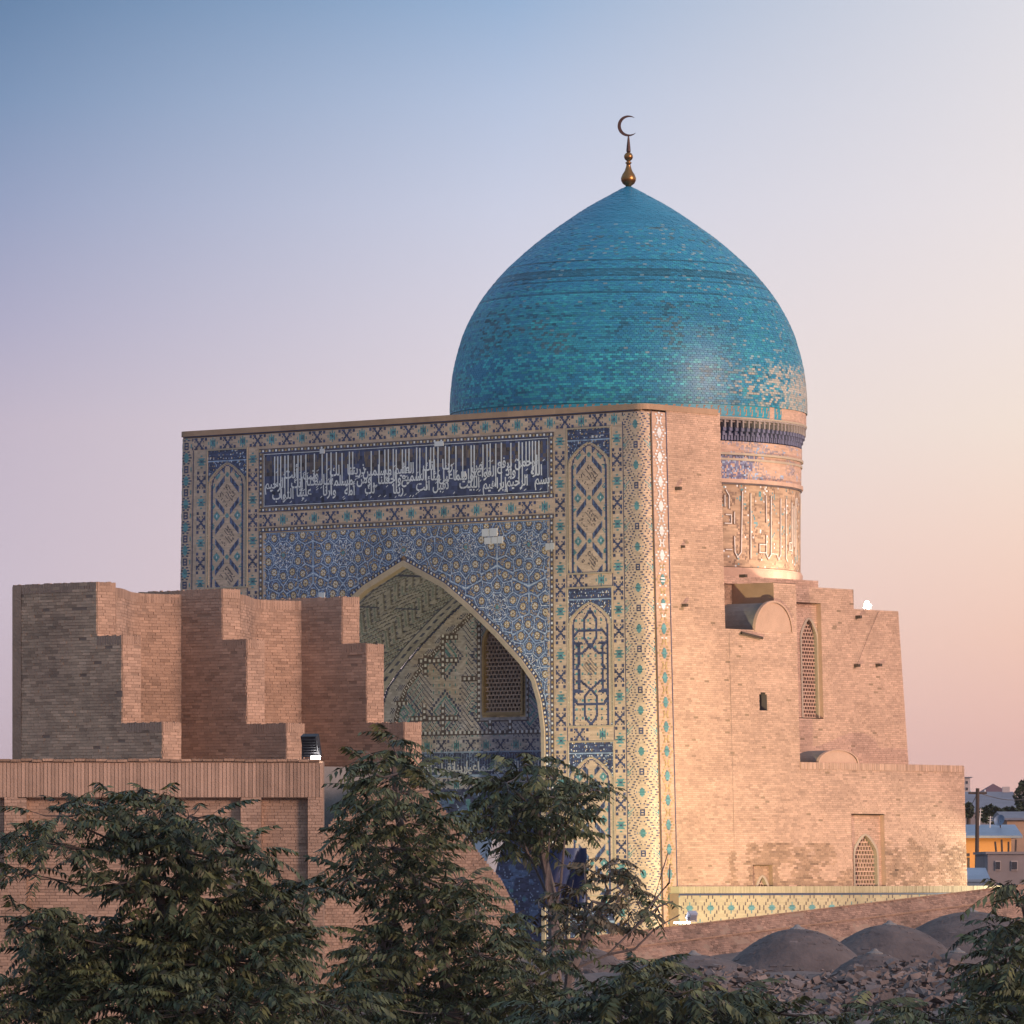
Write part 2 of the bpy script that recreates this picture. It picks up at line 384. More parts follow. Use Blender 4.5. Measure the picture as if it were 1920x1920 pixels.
def panel_x(wd, hg, c, za, zs, kind='x'):
    """arched pier panel; local x -wd..wd, z 0..hg; za apex, zs springing"""
    nx = int(round(2 * wd / c)); nz = int(round(hg / c)); x = (np.arange(nx) + .5) * c - wd; z = (np.arange(nz) + .5) * c
    X, Z = np.meshgrid(x, z); a = np.zeros((nz, nx), int); aw = wd - .10
    H = np.where(Z < zs, 0, (Z - zs) / (za - zs)); lim = np.where(H >= 1, -1, aw * archw(np.clip(H, 0, 1)))
    inside = np.abs(X) < lim
    # mosaic corners above the arch
    a[:] = 1; rn = rng.random(a.shape); a[rn < .20] = 2; a[rn < .06] = 4; a[(rn > .95)] = 5; a[(rn > .90) & (rn < .95)] = 7
    top = Z > hg - .42; a[top & (((Z - hg + .42) // c).astype(int) % 3 == 0)] = 1; a[np.abs(Z - (hg - .45)) < c * .6] = 7
    edge = inside & ~(np.abs(X) < lim - .24 * 1)
    a[inside] = 0
    dist = lim - np.abs(X)
    a[inside & (dist < .22)] = 0; a[inside & (dist > .12) & (dist < .20)] = 1
    core = inside & (dist > .22)
    if kind == 'x':
        Pd = 1.70; v = ((Z - .4) % Pd) - Pd / 2; au, av = np.abs(X), np.abs(v)
        bar = (np.abs(au - av) < .105) & (au > .17) & (au < .64); a[core & bar] = 1
        a[core & bar & (((X + Z * 0) / c).astype(int) % 4 == 0)] = 2
        dm = (Pd / 2 - av) + au; sh = (dm < .50) & (((X + v + 9) / c).astype(int) % 3 == 0) & (rng.random(a.shape) < .75); a[core & sh] = 6
        f = (np.abs(au - .58) + av < .20); a[core & f] = 3; a[core & (np.abs(au - .58) + av < .06)] = 4
        a[core & (au + av < .11)] = 3
        e = (np.abs(au - .86) + np.abs(av - .42) < .2) | (np.abs(au - .9) + np.abs(av - Pd / 2) < .16); a[core & e & (rng.random(a.shape) < .7)] = 3
    else:
        # strapwork: interlaced navy bands with turquoise fill
        Pd = hg - .3; zc = Z - (zs * .55 + .15); au = np.abs(X); av = np.abs(zc)
        lines = [((.30, 1.9), (.30, 1.15)), ((.30, 1.15), (.02, .85)), ((.02, .85), (.45, .55)), ((.45, .55), (.70, .55)), ((-.02, 1.45), (.62, 1.45)), ((.62, 1.45), (.80, 1.25)),
                 ((.02, 2.25), (.30, 1.9)), ((.58, 1.0), (.58, .1)), ((.80, 1.0), (.58, .8)), ((.58, .1), (.72, 0)), ((.3, 1.15), (.3, 1.5)), ((.42, .95), (.80, .95))]
        for (x1, y1), (x2, y2) in lines:
            dx, dy = x2 - x1, y2 - y1; L2 = dx * dx + dy * dy; tt = np.clip(((au - x1) * dx + (av - y1) * dy) / L2, 0, 1)
            ds = np.hypot(au - x1 - tt * dx, av - y1 - tt * dy); a[core & (ds < .055)] = 1
        dots = ((X / c).astype(int) % 5 == 0) & ((Z / c).astype(int) % 4 == 0); a[core & dots & (a == 0)] = 1
        dots = (((X / c).astype(int) + 2) % 6 < 2) & (((Z / c).astype(int) + 2) % 7 < 2); a[core & dots & (a == 0)] = 3
        dmn = (au + av < .42) & ((((X + zc) / c).astype(int)) % 3 == 0); a[core & dmn] = 6
    return a

def stars(X, Z, inside):
    """girih of big stars and rosettes on cobalt ground"""
    pts = []; ctr = []
    sx, szz = 3.3, 2.45
    x0, x1, z0, z1 = X.min() - 2, X.max() + 2, Z.min() - 2, Z.max() + 2
    for j in range(int((z1 - z0) / szz) + 2):
        for i in range(int((x1 - x0) / sx) + 2):
            cx = 12.5 + (i - int((x1 - x0) / sx / 2) - 1) * sx + (j % 2) * sx / 2; cz = 13.1 - j * szz + 0; ctr.append((cx, cz))
    for cx, cz in ctr:
        for k in range(10):
            th = k * 2 * pi / 10; pts.append((cx + .86 * cos(th + .31), cz + .86 * sin(th + .31)))
        for k in range(10):
            th = k * 2 * pi / 10; pts.append((cx + 1.34 * cos(th), cz + 1.34 * sin(th)))
    keep = []
    for p in pts:
        if all((p[0] - q[0]) ** 2 + (p[1] - q[1]) ** 2 > .40 ** 2 for q in keep): keep.append(p)
    for _ in range(6000):
        p = (random.uniform(x0, x1), random.uniform(z0, z1))
        if all((p[0] - q[0]) ** 2 + (p[1] - q[1]) ** 2 > .52 ** 2 for q in keep) and all((p[0] - q[0]) ** 2 + (p[1] - q[1]) ** 2 > .6 ** 2 for q in ctr): keep.append(p)
    keep = np.array(keep); ctr = np.array(ctr); a = np.full(X.shape, 1)
    d1 = np.full(X.shape, 9.); d2 = d1.copy(); ang = np.zeros(X.shape)
    allp = np.concatenate([keep, ctr])
    for k, (px, pz) in enumerate(allp):
        i0, i1 = np.searchsorted(X[0], [px - 1.0, px + 1.0]); j0, j1 = np.searchsorted(Z[:, 0], [pz - 1.0, pz + 1.0])
        if i1 <= i0 or j1 <= j0: continue
        xx = X[j0:j1, i0:i1] - px; zz = Z[j0:j1, i0:i1] - pz; d = np.hypot(xx, zz) - (.28 if k >= len(keep) else 0)
        a1, a2 = d1[j0:j1, i0:i1], d2[j0:j1, i0:i1]
        cl = d < a1; d2[j0:j1, i0:i1] = np.where(cl, a1, np.minimum(a2, d)); d1[j0:j1, i0:i1] = np.where(cl, d, a1)
        ang[j0:j1, i0:i1] = np.where(cl, np.arctan2(zz, xx) + (100 if k >= len(keep) else 0), ang[j0:j1, i0:i1])
    e = d2 - d1; rn = rng.random(X.shape)
    a[:] = 1; a[rn < .34] = 2; a[(rn > .84)] = 7; a[(rn > .91)] = 5; a[(rn > .955)] = 4
    a[(e < .11)] = 1; a[(e < .075)] = 2; a[(e < .036)] = 7; a[(e < .016) & (rn > .3)] = 4
    a[(np.abs(d1 - .205) < .014) & (rn > .35)] = 7; a[(d1 > .25) & (e > .12) & (rn > .55)] = 5
    star = ang > 50; th = np.where(star, ang - 100, ang)
    fl = ~star & (d1 < .135); a[fl] = 5; a[fl & (np.cos(th * 6) > .3) & (d1 > .045) & (d1 < .11)] = 4; a[~star & (d1 < .03)] = 6
    a[~star & (d1 >= .135) & (d1 < .165)] = 6
    dd = d1 + .28; st = star & (np.abs(dd - (.40 + .13 * np.cos(th * 10))) < .028); a[st] = 4
    a[star & (dd < .34 + .1 * np.cos(th * 10)) & (np.cos(th * 10 + pi) > .55)] = 5; st = star & (np.abs(dd - .20) < .02); a[st] = 7
    a[star & (dd < .08)] = 3
    a[~inside] = -1
    return a

def diamonds(length, hgt, c, px_=1.28, col=(1, 3), dense=False, seed=0):
    """turned brick diamonds with a turquoise cross in each; columns along the first axis"""
    nx = int(round(length / c)) // 2 * 2; nz = int(round(hgt / c)); Pz = px_; a = np.zeros((nz, nx), int)
    i, j = np.meshgrid(np.arange(nx) - nx // 2, np.arange(nz)); pj = int(round(Pz / c)) // 2 * 2; jj = (j % pj) - pj // 2
    ai = np.where(i < 0, -i - 1, i); w2 = nx // 2; ex = np.round((1 - np.abs(jj) / (pj / 2)) * (w2 - 1)).astype(int)
    a[(np.abs(ai - ex) < 1) & (jj % 2 == 0)] = col[0]; a[(ai - ex == -1) & (jj % 2 == 0)] = col[0]
    if not dense: a[(ai == ex - 4) & (jj % 2 == 1)] = col[0]; a[(ai == ex - 7) & (jj % 4 == 0) & (ex > 8)] = 2; a[(ai > ex + 2) & ((ai + jj) % 3 == 0) & (jj % 2 == 0)] = col[0]; a[(ai > ex + 4) & ((ai + jj) % 6 == 0)] = 3
    a[(ai == 0) & (np.abs(jj) < 4)] = col[1]; a[(ai == 1) & (np.abs(jj) < 3)] = col[1]; a[(ai == 2) & (np.abs(jj) < 1)] = col[1]; a[(ai >= w2 - 2) & (np.abs(jj) < 0)] = col[1]
    ej = pj // 2 - np.abs(jj)
    a[(ai == w2 - 1) & (ej < 2)] = col[1] if not dense else 0; a[(ai == 1) & (ej < 3)] = col[0]
    return a

# ================================================================== THE MOSQUE PORTAL AND DOME CHAMBER
portal = thing('mosque_portal', 'towering mosque portal covered in blue mosaic with a white inscription and deep pointed arch', 'portal', tuple(P(0, 0, GZ).tolist()))
TCN = W / 2
# ---- solid core behind the mosaic skin
core = Q()
def slab(t0, t1, s0, s1, z0, z1, q=None, m=0):
    q = q or core; zz = np.array([z0, z1])
    p = {}
    for i, t in enumerate((t0, t1)):
        for j, s in enumerate((s0, s1)):
            for k, z in enumerate((z0, z1)):
                b = fac(t, z, 0, s) if q is core else P(t, s, z); p[i, j, k] = b
    for f in (((0, 0, 0), (0, 0, 1), (0, 1, 1), (0, 1, 0)), ((1, 0, 0), (1, 1, 0), (1, 1, 1), (1, 0, 1)), ((0, 0, 0), (1, 0, 0), (1, 0, 1), (0, 0, 1)), ((0, 1, 0), (0, 1, 1), (1, 1, 1), (1, 1, 0)),
              ((0, 0, 1), (1, 0, 1), (1, 1, 1), (0, 1, 1)), ((0, 0, 0), (0, 1, 0), (1, 1, 0), (1, 0, 0))):
        q.add(np.stack([p[x] for x in f]), m)
ZS, ZA, HWD = 5.0, 12.45, 7.25       # iwan: springing, apex, half width of the opening
slab(.2, TCN - HWD - .05, .06, 4.7, GZ, ZT - .05)
slab(TCN + HWD + .05, W - .2, .06, 4.7, GZ, ZT - .05)
slab(TCN - HWD - .05, TCN + HWD + .05, .06, 4.7, ZA + .1, ZT - .05)
core.build('wall', BRICK, portal)
# top slab with bricks slightly rounded: parapet lip
q = Q()
xs = np.concatenate([[-.2], np.linspace(0, RC, 5), np.linspace(RC + .5, W - RC, 30), W - RC + np.linspace(.1, LC, 6), [W - RC + LC + 1, W - RC + LC + 4.2]])
for a, b in zip(xs[:-1], xs[1:]):
    q.add([per(a, ZT - .22, .05), per(b, ZT - .22, .05), per(b, ZT, .05), per(a, ZT, .05)], 0, random.gauss(0, .3))
    q.add([per(a, ZT, .05), per(b, ZT, .05), per(b, ZT, -.5), per(a, ZT, -.5)], 0, 0)
    q.add([per(a, ZT - .22, 0), per(b, ZT - .22, 0), per(b, ZT - .22, .05), per(a, ZT - .22, .05)], 0, 0)
q.build('coping', BRICK, portal)
q = Q(); q.add([P(.1, .1, ZT - .02), P(W - .1, .1, ZT - .02), P(W - .1, 4.7, ZT - .02), P(.1, 4.7, ZT - .02)]); q.build('roof', BRICK, portal)

C1 = .06
def xw(t): return W - t
# ---- frieze running across the top, and below the inscription
def hband(z0, z1, ta, tb, fn_, name='frieze', d=.012, c=C1):
    a = fn_(ta - tb, z1 - z0, c); return mosaic(name, a, xw(ta), z0, c * (z1 - z0) / (c * a.shape[0]) if 0 else c, lambda x, z, dd: per(x, z, dd), portal, d, relief=.006)
def vband(t0, t1, z0, z1, fn_, name='frieze', d=.012, c=C1):
    a = fn_(z1 - z0, t1 - t0, c).T; return mosaic(name, a, xw(t1), z0, c, lambda x, z, dd: per(x, z, dd), portal, d, relief=.006)
# background buff skin over the whole face (drawn behind the bands), skipping the arch
def arch_in(X, Z, hw=HWD, zs=ZS, za=ZA): 
    H = np.clip((Z - zs) / (za - zs), 0, 1); return (np.abs(X - TCN) < hw * archw(H)) & (Z < za)
nx, nz = int(W / .12), int((ZT - GZ - .25) / .12)
X, Z = np.meshgrid((np.arange(nx) + .5) * .12, GZ + (np.arange(nz) + .5) * .12)
a = np.zeros((nz, nx), int); a[arch_in(X, Z, HWD + .2, ZS, ZA + .25)] = -1
a[(np.abs(X - TCN) < 7.55) & (Z < 14.0) ] = -1
mosaic('facing', a, 0, GZ, .12, per, portal, 0, maxrun=3)
# navy fillet under the lip
q = Q()
xs2 = np.linspace(.3, W - .5, 40)
for a_, b_ in zip(xs2[:-1], xs2[1:]): q.add([per(a_, 18.16, .016), per(b_, 18.16, .016), per(b_, 18.24, .016), per(a_, 18.24, .016)])
q.build('fillet', PAL[1], portal)
hband(17.62, 18.12, 24.2, 1.05, frieze)
hband(14.32, 14.86, 20.4, 4.6, frieze)
for m_ in (0, 1):
    f_ = (lambda t: t) if not m_ else (lambda t: W - t)
    lo = lambda p, q_: (min(f_(p), f_(q_)), max(f_(p), f_(q_)))
    for (ta, tb) in ((3.98, 4.52), (1.10, 1.62)):
        t0, t1 = lo(ta, tb); vband(t0, t1, -9.5, 17.56, frieze)
    for (za, zb) in ((11.34, 11.82), (5.28, 5.80), (-1.35, -.85)):
        t0, t1 = lo(1.66, 3.94); hband(za, zb, t1, t0, frieze)
    for (zb, zt, ap, sp, kd) in ((11.88, 17.56, 17.0, 16.0, 'x'), (5.86, 11.28, 10.70, 9.74, 's'), (-.80, 5.22, 4.62, 3.56, 'x'), (-6.8, -1.4, -2.0, -3.0, 's')):
        c = .05; pa = panel_x(1.10, zt - zb, c, ap - zb, sp - zb, kd); t0, t1 = lo(1.70, 3.90)
        mosaic('arched_panel', pa, xw(t1), zb, c, per, portal, .010, relief=.004)
        # moulded frame round the panel
        q = Q()
        for (x0_, x1_, z0_, z1_) in ((xw(t1) - .05, xw(t1) + .01, zb - .05, zt + .05), (xw(t0) - .01, xw(t0) + .05, zb - .05, zt + .05), (xw(t1) + .012, xw(t0) - .012, zt - .01, zt + .05), (xw(t1) + .012, xw(t0) - .012, zb - .05, zb + .01)):
            p = [per(x0_, z0_, .05), per(x1_, z0_, .05), per(x1_, z1_, .05), per(x0_, z1_, .05)]; g = [per(x0_, z0_, 0), per(x1_, z0_, 0), per(x1_, z1_, 0), per(x0_, z1_, 0)]
            q.add(p)
            for i in range(4): q.add([g[i], g[(i + 1) % 4], p[(i + 1) % 4], p[i]])
        q.build('panel_frame', RIM, portal)
        # raised arch moulding
        q = Q(); hs = np.linspace(0, 1, 18); cx = (xw(t0) + xw(t1)) / 2
        for sg in (-1, 1):
            pr = [(cx + sg * 1.0, zb + .1)] + [(cx + sg * 1.0 * float(archw(h)), sp + (ap - sp) * h) for h in hs]
            for (xa, zaa), (xb, zbb) in zip(pr[:-1], pr[1:]):
                ra = lambda x, k: cx + (x - cx) * 1 + sg * k
                q.add([per(xa, zaa, .035), per(xb, zbb, .035), per(ra(xb, .06), zbb + .03, .035), per(ra(xa, .06), zaa + .03, .035)])
                q.add([per(xa, zaa, .0), per(xb, zbb, .0), per(xb, zbb, .035), per(xa, zaa, .035)])
        q.build('arch_moulding', RIM, portal)
# corner diamond band, on both edges of the face
dm = diamonds(1.27, ZT - .3 - GZ, .05, 1.62)
mosaic('diamond_band', dm, xw(1.04), GZ, .05, per, portal, .012, relief=.006)
dl = diamonds(.66, ZT - .3 - GZ, .06, 1.0)
mosaic('diamond_band', dl, xw(24.82), GZ, .06, per, portal, .012, relief=.006)
for x_ in (xw(1.07), xw(24.12), xw(3.955), xw(1.66), xw(21.06), xw(23.36)):
    q = Q()
    zz = np.linspace(GZ, 17.6, 16)
    for a_, b_ in zip(zz[:-1], zz[1:]): q.add([per(x_ - .02, a_, .02), per(x_ + .02, a_, .02), per(x_ + .02, b_, .02), per(x_ - .02, b_, .02)])
    q.build('fillet', PAL[1], portal)
# ropes round inscription and round the spandrel
for (za, zb) in ((17.32, 17.52), (14.90, 15.08), (14.08, 14.28)):
    hband(za, zb, 20.42, 4.58, rope, 'rope_border', .02, .045)
for (ta, tb) in ((4.60, 4.80), (20.22, 20.42)):
    vband(ta, tb, 15.08, 17.32, rope, 'rope_border', .02, .045); vband(ta, tb, -9, 14.08, rope, 'rope_border', .02, .045)

# ---- spandrel mosaic
c = .032; xa, xb, za, zb = xw(20.2), xw(4.82), -2.0, 14.06
nx, nz = int((xb - xa) / c), int((zb - za) / c); X, Z = np.meshgrid(xa + (np.arange(nx) + .5) * c, za + (np.arange(nz) + .5) * c)
ins = ~arch_in(X, Z, HWD + .36, ZS, ZA + .40)
sa_ = stars(X, Z, ins)
sa_[(Z > zb - .06) & ins] = 7; sa_[((X < xa + .06) | (X > xb - .06)) & ins] = 7
mosaic('spandrel_mosaic', sa_, xa, za, c, per, portal, .0, maxrun=0)
# beaded border and pale carved rim following the arch
def arch_strip(o0, o1, d0, d1, name, mats, beads=False):
    q = Q(); hs = np.linspace(0, 1, 90); zt_ = [(GZ, 0)] + [(z, 0) for z in np.linspace(GZ + .5, ZS, 70)]
    for sg in (-1, 1):
        def pt(o, h, z=None):
            if z is not None: return TCN + sg * (HWD + o), z
            return TCN + sg * (HWD + o) * float(archw(h)), ZS + (ZA + o * 1.15 - ZS) * h
        prs = [(pt(o0, 0, z), pt(o1, 0, z)) for z in np.linspace(GZ, ZS, 75)] + [(pt(o0, h), pt(o1, h)) for h in hs[1:]]
        for k, ((a0, a1), (b0, b1)) in enumerate(zip(prs[:-1], prs[1:])):
            A, B, C, D = per(*a0, d0), per(*a1, d1), per(*b1, d1), per(*b0, d0)
            q.add([A, B, C, D], 0, random.gauss(0, .3)); q.add([per(*a0, -.3), A, D, per(*b0, -.3)], 0, 0)
            q.add([per(*a1, -.02), B, C, per(*b1, -.02)], 0, 0)
    return q.build(name, mats, portal)
arch_strip(-.02, .19, .05, .09, 'arch_rim', RIM)
# beads: subdivide by true arc length
q = Q()
for sg in (-1, 1):
    pts = [(TCN + sg * (HWD + .28), z) for z in np.linspace(GZ, ZS, 60)] + [(TCN + sg * (HWD + .28) * float(archw(h)), ZS + (ZA + .32 - ZS) * h) for h in np.linspace(0, 1, 120)[1:]]
    pts = np.array(pts); L_ = np.concatenate([[0], np.cumsum(np.hypot(*np.diff(pts, axis=0).T))]); nb = int(L_[-1] / .17)
    for k in range(nb):
        s0, s1, s2 = k * .17, k * .17 + .085, (k + 1) * .17
        def pp(s, o): 
            x, z = np.interp(s, L_, pts[:, 0]), np.interp(s, L_, pts[:, 1]); x2, z2 = np.interp(s + .05, L_, pts[:, 0]), np.interp(s + .05, L_, pts[:, 1]); l = math.hypot(x2 - x, z2 - z) + 1e-6
            return x + sg * (z2 - z) / l * o, z - sg * (x2 - x) / l * o
        q.add([per(*pp(s0, -.085), .02), per(*pp(s0, .085), .02), per(*pp(s2, .085), .02), per(*pp(s2, -.085), .02)], 1, random.gauss(0, .3))
        q.add([per(*pp(s0 + .02, -.045), .03), per(*pp(s0 + .02, .045), .03), per(*pp(s1 + .02, .045), .03), per(*pp(s1 + .02, -.045), .03)], 5 if k % 2 else 4, random.gauss(0, .4))
q.build('beaded_border', PAL, portal, kind='stuff')

# ---- the inscription
FORMS = {'ا': (0xFE8D, 'R'), 'أ': (0xFE83, 'R'), 'إ': (0xFE87, 'R'), 'ب': (0xFE8F, 'D'), 'ت': (0xFE95, 'D'), 'ث': (0xFE99, 'D'), 'ج': (0xFE9D, 'D'), 'ح': (0xFEA1, 'D'), 'خ': (0xFEA5, 'D'), 'د': (0xFEA9, 'R'), 'ذ': (0xFEAB, 'R'), 'ر': (0xFEAD, 'R'), 'ز': (0xFEAF, 'R'),
         'س': (0xFEB1, 'D'), 'ش': (0xFEB5, 'D'), 'ص': (0xFEB9, 'D'), 'ض': (0xFEBD, 'D'), 'ط': (0xFEC1, 'D'), 'ع': (0xFEC9, 'D'), 'غ': (0xFECD, 'D'), 'ف': (0xFED1, 'D'), 'ق': (0xFED5, 'D'), 'ك': (0xFED9, 'D'), 'ل': (0xFEDD, 'D'), 'م': (0xFEE1, 'D'),
         'ن': (0xFEE5, 'D'), 'ه': (0xFEE9, 'D'), 'و': (0xFEED, 'R'), 'ي': (0xFEF1, 'D'), 'ة': (0xFE93, 'R')}
def shape_word(wd_):
    outc = []
    for i, ch in enumerate(wd_):
        code, kd = FORMS[ch]; prev = i > 0 and FORMS[wd_[i - 1]][1] == 'D'; nxt = i < len(wd_) - 1 and kd == 'D'
        k = (3 if (prev and nxt) else 2 if nxt else 1 if prev else 0) if kd == 'D' else (1 if prev else 0)
        outc.append(chr(code + k))
    return ''.join(reversed(outc))
def text_mesh(body, bold=.020):
    """outline of a shaped word as triangles in the plane"""
    cu = bpy.data.curves.new('glyphs', 'FONT'); cu.body = body; cu.offset = bold; cu.resolution_u = 2
    ob = bpy.data.objects.new('glyphs', cu); COL.objects.link(ob)
    me = ob.evaluated_get(bpy.context.evaluated_depsgraph_get()).to_mesh(); me.calc_loop_triangles()
    co = np.array([v.co[:2] for v in me.vertices]).reshape(-1, 2); tr = np.array([t.vertices[:] for t in me.loop_triangles], int).reshape(-1, 3)
    bpy.data.objects.remove(ob); bpy.data.curves.remove(cu); return co, tr
def put(q, co, tr, x, z, sc, mp, d=.02, m=0, sx=1.0):
    if len(tr) == 0: return
    p = co[tr] ; a = mp(x + p[:, :, 0] * sc * sx, z + p[:, :, 1] * sc, np.full(p.shape[:2], d)); q.add(np.concatenate([a, a[:, 2:3]], 1), m, 0)
VERSE = ['بسم', 'الله', 'الرحمن', 'الرحيم', 'وإذ', 'يرفع', 'إبراهيم', 'القواعد', 'من', 'البيت', 'وإسماعيل', 'ربنا', 'تقبل', 'منا', 'إنك', 'أنت', 'السميع', 'العليم', 'ربنا', 'واجعلنا', 'مسلمين', 'لك', 'ومن', 'ذريتنا', 'أمة', 'مسلمة', 'لك', 'وأرنا', 'مناسكنا', 'وتب', 'علينا', 'إنك', 'أنت', 'التواب', 'الرحيم']
def tris_to_quads_fix(): pass
IX0, IX1, IZ0, IZ1 = xw(20.18), xw(4.84), 15.10, 17.31
bgq = Q(); nx, nz = 96, 14
for i in range(nx):
    for j in range(nz):
        x0_, x1_ = IX0 + (IX1 - IX0) * i / nx, IX0 + (IX1 - IX0) * (i + 1) / nx; z0_, z1_ = IZ0 + (IZ1 - IZ0) * j / nz, IZ0 + (IZ1 - IZ0) * (j + 1) / nz
        old = z0_ > 16.35 and vnoise(x0_ * .9, 3.3, 5) > .28 and z0_ < 17.15
        bgq.add([per(x0_, z0_, .01), per(x1_, z0_, .01), per(x1_, z1_, .01), per(x0_, z1_, .01)], 6 if old and random.random() < .65 else 1, random.gauss(-.1, .5))
bgq.build('inscription_ground', PAL, portal, kind='stuff')
tq = Q()
shaped = []
for wd_ in VERSE:
    co, tr = text_mesh(shape_word(wd_)); shaped.append((wd_, co, tr, float(co[:, 0].max()) if len(co) else 1.0))
tot = sum(s_[3] for s_ in shaped); usable = (IX1 - IX0 - .5)
# words walk right to left, climbing through three staggered lines
x = IX1 - .12; rowz = [15.42, 15.84, 16.20]; ri = 0
adv = usable / tot
alifs = []
for k, (wd_, co, tr, wl) in enumerate(shaped):
    row = k % 3; wdt = wl * adv; z = rowz[row] + random.uniform(-.04, .06)
    scl = adv * 2.75; x_left = x - wdt * 1.75
    x_left = max(x_left, IX0 + .08)
    put(tq, co, tr, x_left, z, scl, per, .022 + .003 * row, 4, .80)
    n_ = len(wd_)
    for i, ch in enumerate(wd_):
        if ch in 'الأإ':
            xx = x - wdt * 1.15 * (i + .5) / n_
            alifs.append((xx, z + .05))
    x -= wdt
last = 99
for xx, zb_ in sorted(alifs, reverse=True):
    if last - xx < .155: xx = last - .155 - random.random() * .03
    last = xx
    if xx < IX0 + .1: break
    w_ = .026; zt_ = 17.18 + random.uniform(-.03, .02)
    tq.add([per(xx - w_, zb_, .026), per(xx + w_, zb_, .026), per(xx + w_ + .008, zt_, .026), per(xx - w_ - .008, zt_, .026)], 4, 0)
for _ in range(120):          # vowel marks, small strokes
    xx = random.uniform(IX0 + .2, IX1 - .2); z_ = random.choice([15.3, 15.75, 16.1, 16.42]) + random.uniform(-.08, .08); l_ = random.uniform(.07, .13)
    tq.add([per(xx, z_, .02), per(xx + .03, z_ - .02, .02), per(xx + l_ + .03, z_ + .05, .02), per(xx + l_, z_ + .075, .02)], 4, -.3)
for _ in range(110):          # older gold line of script in the upper half
    xx = random.uniform(IX0 + .2, IX1 - .2); z_ = random.uniform(16.5, 17.0); h_ = random.uniform(.1, .34)
    tq.add([per(xx, z_, .014), per(xx + .022, z_, .014), per(xx + .022, min(z_ + h_, 17.2), .014), per(xx, min(z_ + h_, 17.2), .014)], 5, -.9)
tq.build('calligraphy', PAL, portal, kind='stuff')
q = Q()
for (x0_, x1_, z0_, z1_) in ((IX0 + .03, IX1 - .03, IZ0 + .03, IZ0 + .055), (IX0 + .03, IX1 - .03, IZ1 - .055, IZ1 - .03), (IX0 + .03, IX0 + .055, IZ0 + .06, IZ1 - .06), (IX1 - .055, IX1 - .03, IZ0 + .06, IZ1 - .06)):
    q.add([per(x0_, z0_, .03), per(x1_, z0_, .03), per(x1_, z1_, .03), per(x0_, z1_, .03)])
q.build('inscription_border', PAL[4], portal)
# ---- pale repair patches where tile is missing
for (px, py, wp, hp) in ((824, 832, 17, 9), (605, 846, 9, 9), (870, 889, 8, 10), (911, 999, 13, 14), (926, 998, 14, 15), (915, 1014, 12, 12), (928, 1013, 11, 12), (939, 1012, 9, 13), (1027, 1025, 8, 12), (1035, 1024, 7, 12), (604, 1116, 12, 10)):
    t_ = T(px); Yp = Y0 + t_ * SA; z_ = (HY - py) * Yp / F; hw_ = wp / 36.2 / 2; hh_ = hp / 46 / 2; x_ = xw(t_); q = Q()
    p = [per(x_ - hw_, z_ - hh_, .045), per(x_ + hw_, z_ - hh_, .045), per(x_ + hw_, z_ + hh_, .045), per(x_ - hw_, z_ + hh_, .045)]; g = [per(x_ - hw_, z_ - hh_, 0), per(x_ + hw_, z_ - hh_, 0), per(x_ + hw_, z_ + hh_, 0), per(x_ - hw_, z_ + hh_, 0)]
    q.add(p)
    for i in range(4): q.add([g[i], g[(i + 1) % 4], p[(i + 1) % 4], p[i]])
    q.build('repair_patch', WHITEM, portal)

# ---- iwan interior
DI = 6.5
prof = [(TCN + HWD, z) for z in np.linspace(GZ, ZS, 40)] + [(TCN + HWD * float(archw(h)), ZS + (ZA - ZS) * h) for h in np.linspace(0, 1, 60)[1:]]
prof += [(2 * TCN - a_, b_) for a_, b_ in prof[::-1][1:]]
prof = np.array(prof); PL = np.concatenate([[0], np.cumsum(np.hypot(*np.diff(prof, axis=0).T))])
def sof(l, dp, dd=0):
    """soffit of the iwan: l along the arch, dp depth"""
    t = np.interp(l, PL, prof[:, 0]); z = np.interp(l, PL, prof[:, 1]); return P(t - kb(t) * 0, dp, z)
c = .09; nl, nd = int(PL[-1] / c), int(DI / c)
Lg, Dg = np.meshgrid((np.arange(nl) + .5) * c, (np.arange(nd) + .5) * c)
i_, j_ = (Lg / c).astype(int), (Dg / c).astype(int); a = np.zeros(Lg.shape, int)
zig = np.abs(((Dg + 0) % 2.4) - 1.2) ; kz = ((Lg + zig) / c).astype(int)
a[(kz % 5 == 0)] = 6; a[(kz % 5 == 1) & (j_ % 4 < 2)] = 1; a[(kz % 5 == 3) & (vnoise(Lg * 1.3, Dg * 1.3, 3) > .5)] = 3
bar_ = (np.abs((Lg % 2.6) - 1.3) < .08) & ((Dg % 2.4) > .5) & ((Dg % 2.4) < 1.9); a[bar_] = 1
a[np.abs(Dg - DI + .9) < .05] = 1; a[np.abs(Dg - .5) < .05] = 1
a[(Dg > DI - .8) & (Dg < DI - .15)] = 0; a[(Dg > DI - .6) & (Dg < DI - .4) & (i_ % 5 < 3)] = 1
mosaic('vault_soffit', a, 0, 0, c, sof, portal, 0, maxrun=3, mats=[mat('soffit_buff', (.35, .345, .385), .9, .25, .4, 4), PAL[1], PAL[2], mat('soffit_green', (.16, .22, .24), .6, .3, .3, 4), PAL[4], PAL[5], mat('soffit_brown', (.16, .15, .15), .8, .3, .3, 4), PAL[7]])
